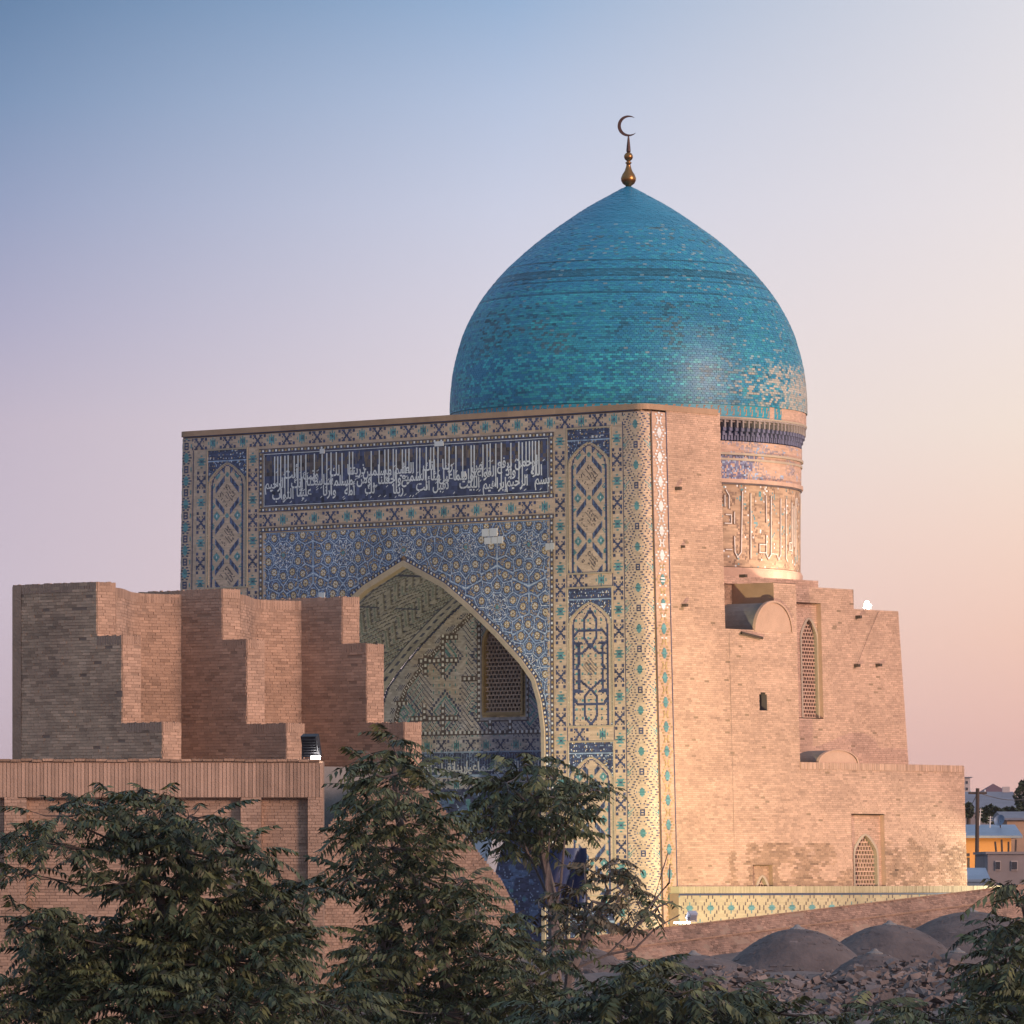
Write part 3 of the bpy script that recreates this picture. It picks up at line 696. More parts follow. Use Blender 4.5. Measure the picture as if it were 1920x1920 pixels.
# back wall of the iwan
BT = lambda px, py: (xw(T(px, DI)), (HY - py) * (Y0 + T(px, DI) * SA + DI * CA) / F)
def bw(x, z, d=0): return P(W - np.asarray(x, float), DI - np.asarray(d, float), z)
c = .06; xa, xb = TCN - HWD, TCN + HWD; nx, nz = int((xb - xa) / c), int((ZA - GZ) / c)
X, Z = np.meshgrid(xa + (np.arange(nx) + .5) * c, GZ + (np.arange(nz) + .5) * c); ins = arch_in(X, Z, HWD, ZS, ZA)
a = np.zeros(X.shape, int); ii = (X / c).astype(int); jj = ((Z - GZ) / c).astype(int)
u1_, u2_ = (X + Z), (X - Z)
dn = vnoise(X * .55, Z * .55, 9)
a[((ii + jj) % 4 == 0) & (dn > .35)] = 1; a[((ii - jj) % 6 == 0) & (dn > .55)] = 3; a[(ii % 5 == 0) & (jj % 5 < 2) & (dn <= .35)] = 3
Pd = 2.3; ux, uz = np.abs(((X - TCN) % Pd) - Pd / 2), np.abs(((Z - 1.0) % Pd) - Pd / 2)
kd = (np.abs(ux + uz - .62) < .06); a[kd] = 3; a[(ux + uz < .56)] = 0; a[(ux + uz < .5) & ((ii + jj) % 3 == 0)] = 2; a[np.abs(ux + uz - .25) < .05] = 3; a[(ux + uz > .75) & (ux + uz < 1.0) & ((ii // 2 + jj // 2) % 2 == 0)] = 1
H = np.clip((Z - ZS) / (ZA - ZS), 0, 1); dist = HWD * archw(H) - np.abs(X - TCN); dist = np.where(Z > ZS, dist * np.interp(H, [0, .4, 1], [1, .75, .62]), dist)
a[(dist < .72)] = 0; a[(dist < .66) & (dist > .46) & ((jj % 8) < 4) & ((ii + jj) % 2 == 0)] = 1
rp = (dist > .72) & (dist < .95); a[rp] = 6; a[rp & (np.abs(dist - .835) < .055) & ((ii + jj) % 3 == 0)] = 4; a[(dist < .10)] = 1
def ropebar(x0_, x1_, z0_, z1_):
    m_ = (X > x0_) & (X < x1_) & (Z > z0_) & (Z < z1_); a[m_] = 6
    if x1_ - x0_ > z1_ - z0_: a[m_ & (np.abs(Z - (z0_ + z1_) / 2) < .06) & (ii % 4 < 2)] = 4
    else: a[m_ & (np.abs(X - (x0_ + x1_) / 2) < .06) & (jj % 4 < 2)] = 4
b_ = .11
def hb(px0, px1, py): x0_, z_ = BT(px0, py); x1_, _ = BT(px1, py); ropebar(x0_, x1_, z_ - b_, z_ + b_)
def vb(px, py0, py1): x_, z0_ = BT(px, py1); _, z1_ = BT(px, py0); ropebar(x_ - b_ * 1.1, x_ + b_ * 1.1, z0_, z1_)
for g in ((784, 858, 1239), (830, 858, 1195), (770, 858, 1349), (866, 895, 1272), (740, 1018, 1377), (740, 766, 1318), (895, 992, 1349), (702, 740, 1180)): hb(*g)
for g in ((797, 1225, 1270), (831, 1190, 1270), (795, 1320, 1352), (831, 1320, 1375), (919, 1349, 1375), (957, 1349, 1375), (898, 1168, 1349), (988, 1270, 1349)): vb(*g)
zz = lambda py: BT(880, py)[1]
bnd = (Z < zz(1383)) & (Z > zz(1405)); a[bnd] = 0
fr = frieze((xb - xa), zz(1385) - zz(1404), c)
r0 = int((zz(1404) - GZ) / c); a[r0:r0 + fr.shape[0], :fr.shape[1]] = fr[:, :nx]
low = (Z < zz(1408)) & (Z > zz(1456)); a[low] = 1; rn = rng.random(a.shape); a[low & (rn < .2)] = 2; a[low & (rn > .93)] = 7; a[np.abs(Z - zz(1409)) < c * .6] = 7; a[np.abs(Z - zz(1455)) < c * .6] = 7
bnd = (Z < zz(1458)) & (Z > zz(1478)); a[bnd] = 0; r0 = int((zz(1477) - GZ) / c); a[r0:r0 + fr.shape[0], :fr.shape[1]] = fr[:, :nx]
low = (Z < zz(1480)); a[low] = 1; a[low & (vnoise(X * 3, Z * 3, 4) > .62)] = 2; a[low & (rn > .94)] = 7; a[low & (vnoise(X * 3, Z * 3, 8) > .86)] = 3
# window opening
wx0, wz0 = BT(911, 1336); wx1, _ = BT(977, 1336); _, wza = BT(930, 1150); wxc = (wx0 + wx1) / 2; whw = (wx1 - wx0) / 2
def wopen(m_): Hh = np.clip((Z - (wza - 1.6)) / 1.6, 0, 1); return (np.abs(X - wxc) < (whw + m_) * archw(Hh)) & (Z > wz0 - m_) & (Z < wza + m_)
a[wopen(.30)] = 0; a[wopen(.22)] = 5; a[wopen(.05)] = -1
a[~ins] = -1
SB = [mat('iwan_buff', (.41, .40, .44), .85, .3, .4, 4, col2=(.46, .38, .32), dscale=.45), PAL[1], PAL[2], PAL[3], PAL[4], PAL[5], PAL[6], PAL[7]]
mosaic('iwan_back_wall', a, xa, GZ, c, bw, portal, 0, maxrun=3, mats=SB)
tq2 = Q(); x = xw(TCN - 5); zrow = zz(1446)
for k in range(16):
    wd_, co, tr, wl = shaped[(k + 4) % len(shaped)]; put(tq2, co, tr, x - wl * .5, zrow, .55, bw, .015, 4); x -= wl * .42 + .12
for k in range(90):
    xx = TCN - 6.5 + k * .145 + random.uniform(-.03, .03); tq2.add([bw(xx, zrow + .1, .014), bw(xx + .02, zrow + .1, .014), bw(xx + .02, zrow + .72, .014), bw(xx, zrow + .72, .014)], 7, 0)
tq2.build('calligraphy', PAL, portal, kind='stuff')

def lattice(name, poly, mp, parent, sx, szz, th, m, d0=-.02, d1=.05, skew=False):
    """pierced brick screen inside a polygon: rows of small upright bricks between thin courses"""
    q = Q(); z0 = min(p[1] for p in poly); z1 = max(p[1] for p in poly); r = 0; z = z0
    def bar(x0_, x1_, za_, zb_, t):
        f = [mp(x0_, za_, d1), mp(x1_, za_, d1), mp(x1_, zb_, d1), mp(x0_, zb_, d1)]; g = [mp(x0_, za_, d0), mp(x1_, za_, d0), mp(x1_, zb_, d0), mp(x0_, zb_, d0)]
        q.add(f, 0, t)
        for i in range(4): q.add([g[i], g[(i + 1) % 4], f[(i + 1) % 4], f[i]], 0, t)
    while z < z1:
        for (x0_, x1_) in scan([poly], min(z + szz * .5, z1 - .01)):
            bar(x0_, x1_, z, z + th, random.gauss(0, .3)); off = (r % 2) * sx * .5; k = math.ceil((x0_ - off) / sx)
            while off + k * sx < x1_:
                xx = off + k * sx; lean = th * .4 * (1 if (r + k) % 2 else -1) * 1
                if xx - th / 2 > x0_ and xx + th / 2 < x1_: bar(xx - th / 2, xx + th / 2, z + th, z + szz, random.gauss(0, .3))
                k += 1
        z += szz; r += 1
    return q.build(name, m, parent, kind='stuff')
wpoly = archpoly(wxc, whw + .05, wz0, wza - 1.6, wza)
lattice('window_lattice', wpoly, bw, portal, .20, .17, .055, PAL[0], -.15, -.06)
q = Q(); q.add([bw(wx0 - .1, wz0 - .1, -.25), bw(wx1 + .1, wz0 - .1, -.25), bw(wx1 + .1, wza + .1, -.25), bw(wx0 - .1, wza + .1, -.25)]); q.build('window_recess', PAL[6], portal)
q = Q()
for g0, g1 in zip(wpoly, wpoly[1:] + wpoly[:1]): q.add([bw(*g0, .09), bw(*g1, .09), bw(*g1, -.25), bw(*g0, -.25)], 0, 0)
for sc_ in (0,):
    for g0, g1 in zip(wpoly, wpoly[1:] + wpoly[:1]):
        e = lambda p_, k: (wxc + (p_[0] - wxc) * (1 + k / whw), wz0 + (p_[1] - wz0) * 1 + (k if p_[1] > wz0 + .1 else -k))
        q.add([bw(*g0, .09), bw(*g1, .09), bw(*e(g1, .10), .09), bw(*e(g0, .10), .09)], 0, 0)
q.build('window_frame', PAL[5], portal)

# ---- corner strip with raised pale lozenges on the side face, then a groove
q0 = W - RC + LC
st = diamonds(.84, ZT - .3 - GZ, .06, .96, col=(4, 4), dense=True)
ja = (np.arange(st.shape[0]) * .06 + GZ)
st2 = diamonds(.84, ZT - .3 - GZ, .06, .96, col=(5, 3), dense=True)
for r_ in range(st.shape[0]):
    if random.random() > np.clip((ja[r_] - 9) / 4, 0, 1): st[r_] = st2[r_]
mosaic('lozenge_strip', st, q0 + .06, GZ, .06, per, portal, .012, relief=.02, mats=[BRICKP] + PAL[1:])
for xx_, ww_, mm_ in ((q0 + .015, .03, PAL[6]), (q0 + .925, .025, PAL[1])):
    q = Q(); zz_ = np.linspace(GZ, 18.15, 16)
    for a_, b_ in zip(zz_[:-1], zz_[1:]): q.add([per(xx_ - ww_, a_, .03), per(xx_ + ww_, a_, .03), per(xx_ + ww_, b_, .03), per(xx_ - ww_, b_, .03)])
    q.build('fillet', mm_, portal)

# ================================================================== side walls of the prayer hall
hall = thing('brick_prayer_hall', 'buff brick hall with latticed arch windows, stepping down to the right behind the portal', 'building', tuple(P(0, 5, GZ).tolist()))
s_g = 1.36
def smp(s, z, d=0): return sid(s, z, d)
Zp = 18.30
sA, zA = sz(1346, 776); sA = 4.75
nA = sz(1354, 1110); n1 = sz(1452, 1184); notch_z = n1[1]
sL = sz(1500, 1432)[0]; zAn = sz(1650, 1433)[1]; sR = sz(1809, 1500)[0]; zU = 11.68
# recesses on the front plane
d0 = sz(1599, 1660); d1 = sz(1657, 1528)
k0 = sz(1412, 1660); k1 = sz(1448, 1622)
w0 = sz(1424, 1332); w1 = sz(1437, 1297)
ZB = GZ
outer = [(s_g, ZB), (sR, ZB), (sR, zAn), (sL, zAn), (sL, zU), (n1[0], zU), (n1[0], notch_z), (sA, notch_z), (sA, Zp), (s_g, Zp)]
rect = lambda a_, b_, c_, e_: [(a_, c_), (b_, c_), (b_, e_), (a_, e_)]
slit = archpoly((w0[0] + w1[0]) / 2, (w1[0] - w0[0]) / 2, w0[1], w1[1] - .18, w1[1])
door_r = rect(d0[0], d1[0], d0[1] - 1.5, d1[1]); nich_r = rect(k0[0], k1[0], k0[1] - 1, k1[1])
z_line = sz(1450, 1580)[1]; s_line = sz(1367, 1600)[0]
def wearing(u, v):
    old = (v < z_line + .25 * (vnoise(u * 1.5, v * 0, 3) - .5) * np.where(u > 14, 2.5, .3)) & (u > s_line)
    nz_ = vnoise(u * 1.1, v * 1.6, 2); patch = (nz_ > .74) & old
    mi = np.where(old & ~patch & (rng.random(len(u)) < .35 + 1.1 * vnoise(u * 2.1, v * 2.6, 19)), 1, 0)
    tn = (vnoise(u * .5, v * 1.4, 4) - .5) * 1.0 + (vnoise(u * .12, v * 9, 6) - .5) * .7 + (vnoise(u * 3.5, v * .25, 16) - .5) * .5 * np.clip((v - 4) / 10, .3, 1) - 1.1 * (vnoise(u * 1.7, v * 6, 18) > .94)
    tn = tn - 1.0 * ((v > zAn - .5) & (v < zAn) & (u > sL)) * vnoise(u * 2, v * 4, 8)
    ex = np.where(old, .01 * (vnoise(u * 4, v * 4, 7)), 0) + (vnoise(u * .7, v * .7, 12) - .5) * .02
    return mi, tn, ex
brickwall('side', [outer, door_r, nich_r, slit], smp, hall, .27, .08, (BRICKP, BRICKO), MORTARP, fn=wearing)
# expansion joint line
q = Q(); q.add([sid(sz(1366, 1190)[0], 9.6, .022), sid(sz(1366, 1190)[0] + .03, 9.6, .022), sid(sz(1366, 1190)[0] + .03, 1.3, .022), sid(sz(1366, 1190)[0], 1.3, .022)]); q.build('joint', MORTAR, hall)

def recess(rc, depth, arch, nm, parent, mpf, lat=(.19, .16, .05), brickm=BRICKP):
    """rectangular recess with a pointed screen window in its back wall"""
    s0, s1 = rc[0][0], rc[1][0]; z0, z1 = rc[0][1], rc[2][1]
    q = Q()
    for (a_, b_) in (((s0, z0), (s0, z1)), ((s0, z1), (s1, z1)), ((s1, z1), (s1, z0)), ((s1, z0), (s0, z0))): q.add([mpf(*a_, .012), mpf(*b_, .012), mpf(*b_, -depth), mpf(*a_, -depth)])
    q.build('reveal', brickm, parent)
    mb = lambda u, v, d=0: mpf(u, v, d - depth)
    brickwall('recess', [rc, arch], mb, parent, .27, .08, (brickm,), MORTARP, back=True, backname='recess_wall')
    q = Q()
    c_ = sum(p[0] for p in arch) / len(arch); zb_ = min(p[1] for p in arch)
    for g0, g1 in zip(arch, arch[1:] + arch[:1]): q.add([mb(*g0, .05), mb(*g1, .05), mb(*g1, -.4), mb(*g0, -.4)])
    for g0, g1 in zip(arch, arch[1:] + arch[:1]):
        if abs(g0[1] - zb_) < 1e-6 and abs(g1[1] - zb_) < 1e-6: continue
        e = lambda p_: (p_[0] + (.10 if p_[0] > c_ + .01 else -.10 if p_[0] < c_ - .01 else 0), p_[1] + (.0 if p_[1] < zb_ + .01 else .07))
        q.add([mb(*g0, .05), mb(*g1, .05), mb(*e(g1), .05), mb(*e(g0), .05)]); q.add([mb(*e(g0), 0), mb(*e(g1), 0), mb(*e(g1), .05), mb(*e(g0), .05)])
    wf = q.build('window', RIM, parent)
    lattice('lattice', arch, lambda u, v, d: mb(u, v, d), wf, *lat, BRICKP, -.22, -.10)
    q = Q(); xs_ = [p[0] for p in arch]; zs_ = [p[1] for p in arch]
    q.add([mb(min(xs_) - .05, min(zs_) - .05, -.4), mb(max(xs_) + .05, min(zs_) - .05, -.4), mb(max(xs_) + .05, max(zs_) + .05, -.4), mb(min(xs_) - .05, max(zs_) + .05, -.4)]); q.build('opening', PAL[6], wf)
    return wf
e0 = sz(1602, 1603); e1 = sz(1646, 1566); ec = sz(1622, 1566)
dc_ = sz(1622, 1603, .2)
recess(door_r, .20, archpoly(dc_[0], .74, d0[1] - 1.5, 0.65, ec[1]), 'door', hall, smp, (.19, .17, .05))
ka = sz(1428, 1644, .18)
recess(nich_r, .18, archpoly(ka[0], .40, k0[1] - 1, k0[1] - .5, ka[1]), 'niche', hall, smp, (.17, .15, .05), BRICKO)
q = Q()
for g0, g1 in zip(slit, slit[1:] + slit[:1]): q.add([smp(*g0, .01), smp(*g1, .01), smp(*g1, -.5), smp(*g0, -.5)])
q.add([smp(w0[0] - .1, w0[1] - .1, -.5), smp(w1[0] + .1, w0[1] - .1, -.5), smp(w1[0] + .1, w1[1] + .1, -.5), smp(w0[0] - .1, w1[1] + .1, -.5)]); q.build('slit_window', PAL[6], hall)

# upper wall set back above the annex, with the tall window
SBK = 1.35
ump = lambda s, z, d=0: sid(s, z, d, SBK)
u1 = sz(1598, 1100, SBK); u2 = sz(1601, 1146, SBK); u3 = sz(1684, 1147, SBK); u4 = sz(1703, 1425, SBK)
uw0 = sz(1496, 1345, SBK); uw1 = sz(1540, 1132, SBK)
ur = rect(uw0[0], sz(1541, 1240, SBK)[0], uw0[1], uw1[1])
upoly = [(sL - .3, zAn), (u4[0], zAn), (u3[0], u3[1]), (u2[0], u3[1]), (u2[0] - .05, zU), (sL - .3, zU)]
brickwall('upper', [upoly, ur], ump, hall, .27, .08, (BRICKP, BRICKO), MORTARP, fn=lambda u, v: (np.zeros(len(u), int), (vnoise(u * .6, v * .9, 14) - .5) * .9, (vnoise(u * .8, v * .8, 12) - .5) * .02), backname='upper_wall')
wa = sz(1515, 1161, SBK + .22); recess(ur, .22, archpoly(wa[0] + .0, .50, uw0[1], sz(1514, 1205, SBK)[1], wa[1]), 'tall', hall, ump, (.17, .15, .05))
# coping courses, ledge roof and hidden faces
q = Q()
q.add([sid(sL, zAn, .03), sid(sR, zAn, .03), sid(sR, zAn, 0, SBK), sid(sL, zAn, 0, SBK)]); q.add([sid(sR, ZB), sid(sR, zAn), P(12, sR, zAn), P(12, sR, ZB)])
q.add([sid(sL, zAn, 0), sid(sL, zU, 0), sid(sL, zU, 0, SBK + .3), sid(sL, zAn, 0, SBK + .3)])
q.add([P(SBK + .4, u2[0], zU), P(23, u2[0], zU), P(23, sA, zU), P(SBK + .4, sA, zU)]); q.add([sid(n1[0], zU), sid(sL, zU), P(SBK + .45, sL, zU + .004), P(SBK + .45, n1[0], zU + .004)])
q.add([sid(u2[0], u3[1], 0, SBK), sid(u3[0], u3[1], 0, SBK), P(20, u3[0], u3[1]), P(20, u2[0], u3[1])]); q.add([sid(u2[0], u3[1], 0, SBK), sid(u2[0], zU, 0, SBK), P(20, u2[0], zU), P(20, u2[0], u3[1])])
q.add([sid(u4[0], zAn, 0, SBK), sid(u3[0], u3[1], 0, SBK), P(20, u3[0], u3[1]), P(20, u4[0], zAn)])
q.add([sid(n1[0], notch_z), sid(n1[0], zU), P(2.2, n1[0], zU), P(2.2, n1[0], notch_z)]); q.add([sid(sA, notch_z), sid(n1[0], notch_z), P(2.2, n1[0], notch_z), P(2.2, sA, notch_z)])
q.add([sid(sA, notch_z), sid(sA, Zp), P(5, sA, Zp), P(5, sA, notch_z)])
q.build('roof', BRICK, hall)
brickwall('notch', [rect(sA, n1[0], notch_z, zU)], lambda u, v, d=0: P(1.9 - d, u, v), hall, .27, .08, (BRICKO,), MORTAR, backname='notch_wall')
def barrel(sc_, zc_, r_, t0, t1, name, m, ksq=1.0):
    q = Q(); th = np.linspace(0, pi, 17)
    for a_, b_ in zip(th[:-1], th[1:]):
        pa = lambda t, an: P(t, sc_ + r_ * cos(an), zc_ + ksq * r_ * sin(an))
        q.add([pa(t0, a_), pa(t0, b_), pa(t1, b_), pa(t1, a_)], 0, random.gauss(0, .2)); q.add([pa(t0, a_), pa(t0, b_), P(t0, sc_, zc_), P(t0, sc_, zc_)], 1, 0)
        qa = lambda t, an: P(t, sc_ + (r_ + .08) * cos(an), zc_ + ksq * (r_ + .08) * sin(an))
        q.add([pa(t0 - .05, a_), pa(t0 - .05, b_), qa(t0 - .05, b_), qa(t0 - .05, a_)], 1, 0); q.add([qa(t0 - .05, a_), qa(t0 - .05, b_), qa(t0 + .1, b_), qa(t0 + .1, a_)], 1, 0)
    return q.build(name, [m, BRICKP], hall)
barrel(n1[0] - .1, notch_z, 1.15, -.30, 1.9, 'stair_vault', PLASTER)
v_ = sz(1572, 1430); barrel(v_[0], zAn, 1.25, -.42, SBK - .4, 'stair_vault', PLASTER, .42)
q = Q(); a_ = sid(sz(1385, 1183)[0], notch_z - .12, .12); b_ = sid(sz(1425, 1190)[0], notch_z - .30, .12); q.tube([a_, b_], .06, 5); q.build('timber_beam', WOOD, hall)
# soldier course along the annex top and stepped parapets
q = Q()
for k in range(int((sR - sL) / .085)):
    s_ = sL + k * .085; j_ = random.gauss(0, .005); A = [sid(s_, zAn - .25, .04 + j_), sid(s_ + .07, zAn - .25, .04 + j_), sid(s_ + .07, zAn + .02, .04 + j_), sid(s_, zAn + .02, .04 + j_)]
    B = [sid(s_, zAn - .25, 0), sid(s_ + .07, zAn - .25, 0), sid(s_ + .07, zAn + .02, 0), sid(s_, zAn + .02, 0)]; tn_ = random.gauss(-.3, .5)
    q.add(A, 0, tn_)
    for i in range(4): q.add([B[i], B[(i + 1) % 4], A[(i + 1) % 4], A[i]], 0, tn_)
q.build('coping', BRICKP, hall, kind='stuff')
# short beam ends and spouts sticking out of the wall
for (px, py, bk) in ((1267, 916, 0), (1277, 1025, 0), (1279, 1135, 0), (1605, 1157, 1), (1602, 1248, 1), (1643, 1247, 1), (1390, 1080, 1)):
    s_, z_ = sz(px, py, SBK * bk); q = Q(); q.box(sid(s_, z_, .10, SBK * bk), (.07, .16, .06) if px != 1277 else (.04, .08, .05), [[SA, CA, 0], [-CA, SA, 0], [0, 0, 1]]); q.build('beam_end', WOOD, hall)
# groove beside the strip
q = Q(); q.add([sid(1.30, ZB, -.0), sid(s_g + .02, ZB, -.1), sid(s_g + .02, Zp, -.1), sid(1.30, Zp, 0)]); q.build('groove', PAL[6], hall)
q = Q(); q.add([P(.3, sA + .01, ZA + .1), P(24, sA + .01, ZA + .1), P(24, sA + .01, ZT - .3), P(.3, sA + .01, ZT - .3)]); q.build('rear_wall', BRICK, hall)
# low square base the drum stands on
bs1 = 23.0; q = Q()
tb = 2.6; m_ = (1534 - 960) / F; s_b = (m_ * (Y0 + tb * SA) - X0 + tb * CA) / (SA - m_ * CA); zb1 = (HY - 1089) * (Y0 + tb * SA + s_b * CA) / F
brickwall('base', [rect(sA, s_b, zU, zb1)], lambda u, v, d=0: P(tb - d, u, v), hall, .27, .08, (BRICKP,), MORTARP, backname='drum_base')
slabq = Q(); slab(tb, 22, DI + .15, s_b, zU - 2, zb1, slabq); slabq.build('drum_plinth', BRICKP, hall)

# ================================================================== drum and dome
DT, DS = TCN, 14.25
DC = P(DT, DS, 0); YC = DC[1]; SCL = YC / F
CXP = 960 + F * DC[0] / YC
dome = thing('turquoise_dome', 'large pointed turquoise tiled dome on a round brick drum, crescent finial on top', 'dome', (float(DC[0]), float(DC[1]), 10.0))
zof = lambda y: (HY - y) * SCL
PROF = [(348, 0.5), (358, 20), (366, 34), (382, 64), (400, 93), (415, 115), (447, 160), (470, 188), (507, 229), (540, 258), (567, 278), (600, 297), (631, 311), (672, 323), (700, 329), (725, 332), (755, 334.5), (779, 334.5)]
pz = np.array([zof(y) for y, _ in PROF][::-1]); pr_ = np.array([r * SCL for _, r in PROF][::-1])
# smooth the profile
zf = np.linspace(pz[0], pz[-1], 240); rf = np.interp(zf, pz, pr_); ker = np.ones(13) / 13; rs = np.convolve(np.pad(rf, 6, mode='edge'), ker, 'valid'); rs[-8:] = rf[-8:]; rf = rs
AL = np.concatenate([[0], np.cumsum(np.hypot(np.diff(zf), np.diff(rf)))])
def dmp(th, l, d=0):
    th = np.asarray(th, float); z = np.interp(l, AL, zf); r = np.interp(l, AL, rf)
    dz = np.interp(np.asarray(l) + .05, AL, zf) - np.interp(np.asarray(l) - .05, AL, zf); dr = np.interp(np.asarray(l) + .05, AL, rf) - np.interp(np.asarray(l) - .05, AL, rf); n_ = np.hypot(dz, dr) + 1e-9
    r = r + d * dz / n_; z = z - d * dr / n_; return V3(DC[0] + r * np.sin(th), DC[1] - r * np.cos(th), z)
q = Q(); qb = Q(); Ht = .092; nrow = int(AL[-1] / Ht)
for r_ in range(nrow):
    l0, l1 = r_ * Ht + .004, (r_ + 1) * Ht - .004; rr = float(np.interp((l0 + l1) / 2, AL, rf)); zc_ = float(np.interp((l0 + l1) / 2, AL, zf)); yp = HY - zc_ / SCL
    n_ = max(8, int(2 * pi * rr / .18)); e = (np.arange(n_ + 1) + (r_ % 2) * .5 + random.random() * .3) * 2 * pi / n_; th0, th1 = e[:-1] + .006 / max(rr, .3), e[1:] - .006 / max(rr, .3); thc = (th0 + th1) / 2 % (2 * pi)
    u_ = np.where(thc > pi, thc - 2 * pi, thc)     # azimuth, 0 facing the camera, + to the right
    nzv = vnoise(u_ * 7, zc_ * 1.6, 1); nz2 = vnoise(u_ * 9, zc_ * 6, 2); rn = rng.random(n_)
    mi = np.zeros(n_, int); tn = rng.normal(0, .28, n_) + (nzv - .5) * .35 + random.gauss(0, .35)
    if yp < 432: tn -= .15
    elif yp < 690:
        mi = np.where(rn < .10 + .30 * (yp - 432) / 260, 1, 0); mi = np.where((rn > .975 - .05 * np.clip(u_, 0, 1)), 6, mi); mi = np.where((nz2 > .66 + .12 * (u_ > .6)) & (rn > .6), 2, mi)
        if 440 < yp < 500: mi = np.where((nz2 > .72) & (rn > .6) & (u_ > -.5), 3, mi)
        if yp > 590: mi = np.where((nzv > .62) & (rn > .62) & (u_ < .3), 3, mi)
        if 560 < yp < 690: mi = np.where((u_ < -.1) & (rn < .6) & (mi == 0), 1, mi); mi = np.where((u_ < -.35) & (rng.random(n_) < .16), 7, mi)
        if 527 < yp < 541: mi = np.where(rn < .92 - .3 * (np.abs(u_) > 1.1), 2, mi); tn -= .5
        if 547 < yp < 552 or 508 < yp < 511 or 572 < yp < 575: mi = np.where(rn < .9, 2, mi); tn = tn - .4
    else:
        mi = np.where(rn < .55 - .35 * np.clip(u_ + .3, 0, 1), 1, 0); mi = np.where((mi == 1) & (rng.random(n_) < .55 - .6 * u_), 7, mi); mi = np.where((rn > .80), 2, mi); mi = np.where((u_ < -.1) & (nz2 > .72), 0, mi)
        pb = np.clip((u_ - .30) * 1.1, 0, 1) * np.clip((yp - 684) / 30, .25, 1) * (.75 + .5 * nz2); r2 = rng.random(n_); mi = np.where((r2 < pb) & (u_ < 2.6), 6, mi); mi = np.where((r2 < (pb - .30) * 1.0) & (u_ < 2.6), 4, mi)  # floodlight sheen painted into the lower right tiles, built as worn ones
        tn += .4 * np.clip(.3 - u_, 0, 1)  # tone lifted towards the left, floodlight painted into the tile colour
    d = .015 + rng.normal(0, .004, n_); L0 = np.full(n_, l0); L1 = np.full(n_, l1)
    A, B, C, D = dmp(th0, L0, d), dmp(th1, L0, d), dmp(th1, L1, d), dmp(th0, L1, d); q.add(np.stack([A, B, C, D], 1), mi, tn)
    a_, b_, c_, d_ = dmp(th0, L0, 0), dmp(th1, L0, 0), dmp(th1, L1, 0), dmp(th0, L1, 0)
    for s4 in ((a_, b_, B, A), (b_, c_, C, B), (c_, d_, D, C), (d_, a_, A, D)): q.add(np.stack(s4, 1), mi, tn)
    el = np.linspace(0, 2 * pi, 49); qb.add(np.stack([dmp(el[:-1], np.full(48, r_ * Ht), .002), dmp(el[1:], np.full(48, r_ * Ht), .002), dmp(el[1:], np.full(48, (r_ + 1) * Ht), .002), dmp(el[:-1], np.full(48, (r_ + 1) * Ht), .002)], 1))
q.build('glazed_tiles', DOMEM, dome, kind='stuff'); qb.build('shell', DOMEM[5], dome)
# finial
q = Q(); fx = at(1170, 345, YC); zt0 = zof(349)
q.lathe([(.10, 0), (.13, .08), (.26, .18), (.33, .32), (.34, .45), (.28, .62), (.17, .80), (.11, 1.0), (.09, 1.12), (.14, 1.16), (.14, 1.2), (.08, 1.24), (.09, 1.28), (.16, 1.34), (.20, 1.44), (.20, 1.52), (.15, 1.62), (.07, 1.68)], (DC[0], DC[1], zt0 - .06), 20, zs=.88)
fin = q.build('finial', GOLD, dome, smooth=True)
q = Q(); q.lathe([(.07, 1.66), (.10, 1.74), (.085, 1.95), (.04, 2.4), (.015, 2.46)], (DC[0], DC[1], zt0 - .06), 12, zs=.88); q.build('spire', BRONZE, fin)
q = Q(); cc = np.array([DC[0] - .02, DC[1], zt0 + 2.53]); n_ = 26; up = []
for k in range(n_ + 1):
    an = R(52) + (R(318) - R(52)) * k / n_; ro = .44; po = np.array([ro * cos(an), ro * sin(an)]); k_ = k / n_; wd_ = .135 * sin(pi * k_) ** .8 + .004; pi_ = po * (1 - wd_ / ro); up.append((po, pi_))
for (a0, a1), (b0, b1) in zip(up[:-1], up[1:]):
    f_ = lambda p_, y: cc + np.array([p_[0], y, p_[1]])
    q.add([f_(a0, -.03), f_(b0, -.03), f_(b1, -.03), f_(a1, -.03)]); q.add([f_(a0, .03), f_(a1, .03), f_(b1, .03), f_(b0, .03)]); q.add([f_(a0, -.03), f_(a0, .03), f_(b0, .03), f_(b0, -.03)]); q.add([f_(a1, .03), f_(a1, -.03), f_(b1, -.03), f_(b1, .03)])
q.build('crescent', BRONZE, fin)
# drum
RD = 325 * SCL
def cyl(r0):
    return lambda u, v, d=0: V3(DC[0] + (r0 + d) * np.sin(np.asarray(u) / r0), DC[1] - (r0 + d) * np.cos(np.asarray(u) / r0), v)
def ring(r0, z0, z1, m, name, n=120, r1=None):
    q = Q(); th = np.arange(n + 1) * 2 * pi / n; r1 = r1 or r0
    f_ = lambda t, r, z: V3(DC[0] + r * np.sin(t), DC[1] - r * np.cos(t), z)
    q.add(np.stack([f_(th[:-1], r0, z0), f_(th[1:], r0, z0), f_(th[1:], r1, z1), f_(th[:-1], r1, z1)], 1), 0, rng.normal(0, .2, n)); q.add(np.stack([f_(th[:-1], r1, z1), f_(th[1:], r1, z1), f_(th[1:], r1 - .4, z1 + .01), f_(th[:-1], r1 - .4, z1 + .01)], 1), 0, 0 * th[1:])
    q.add(np.stack([f_(th[:-1], r0, z0), f_(th[:-1], r0 - .4, z0), f_(th[1:], r0 - .4, z0), f_(th[1:], r0, z0)], 1), 0, 0 * th[1:])
    return q.build(name, m, dome)
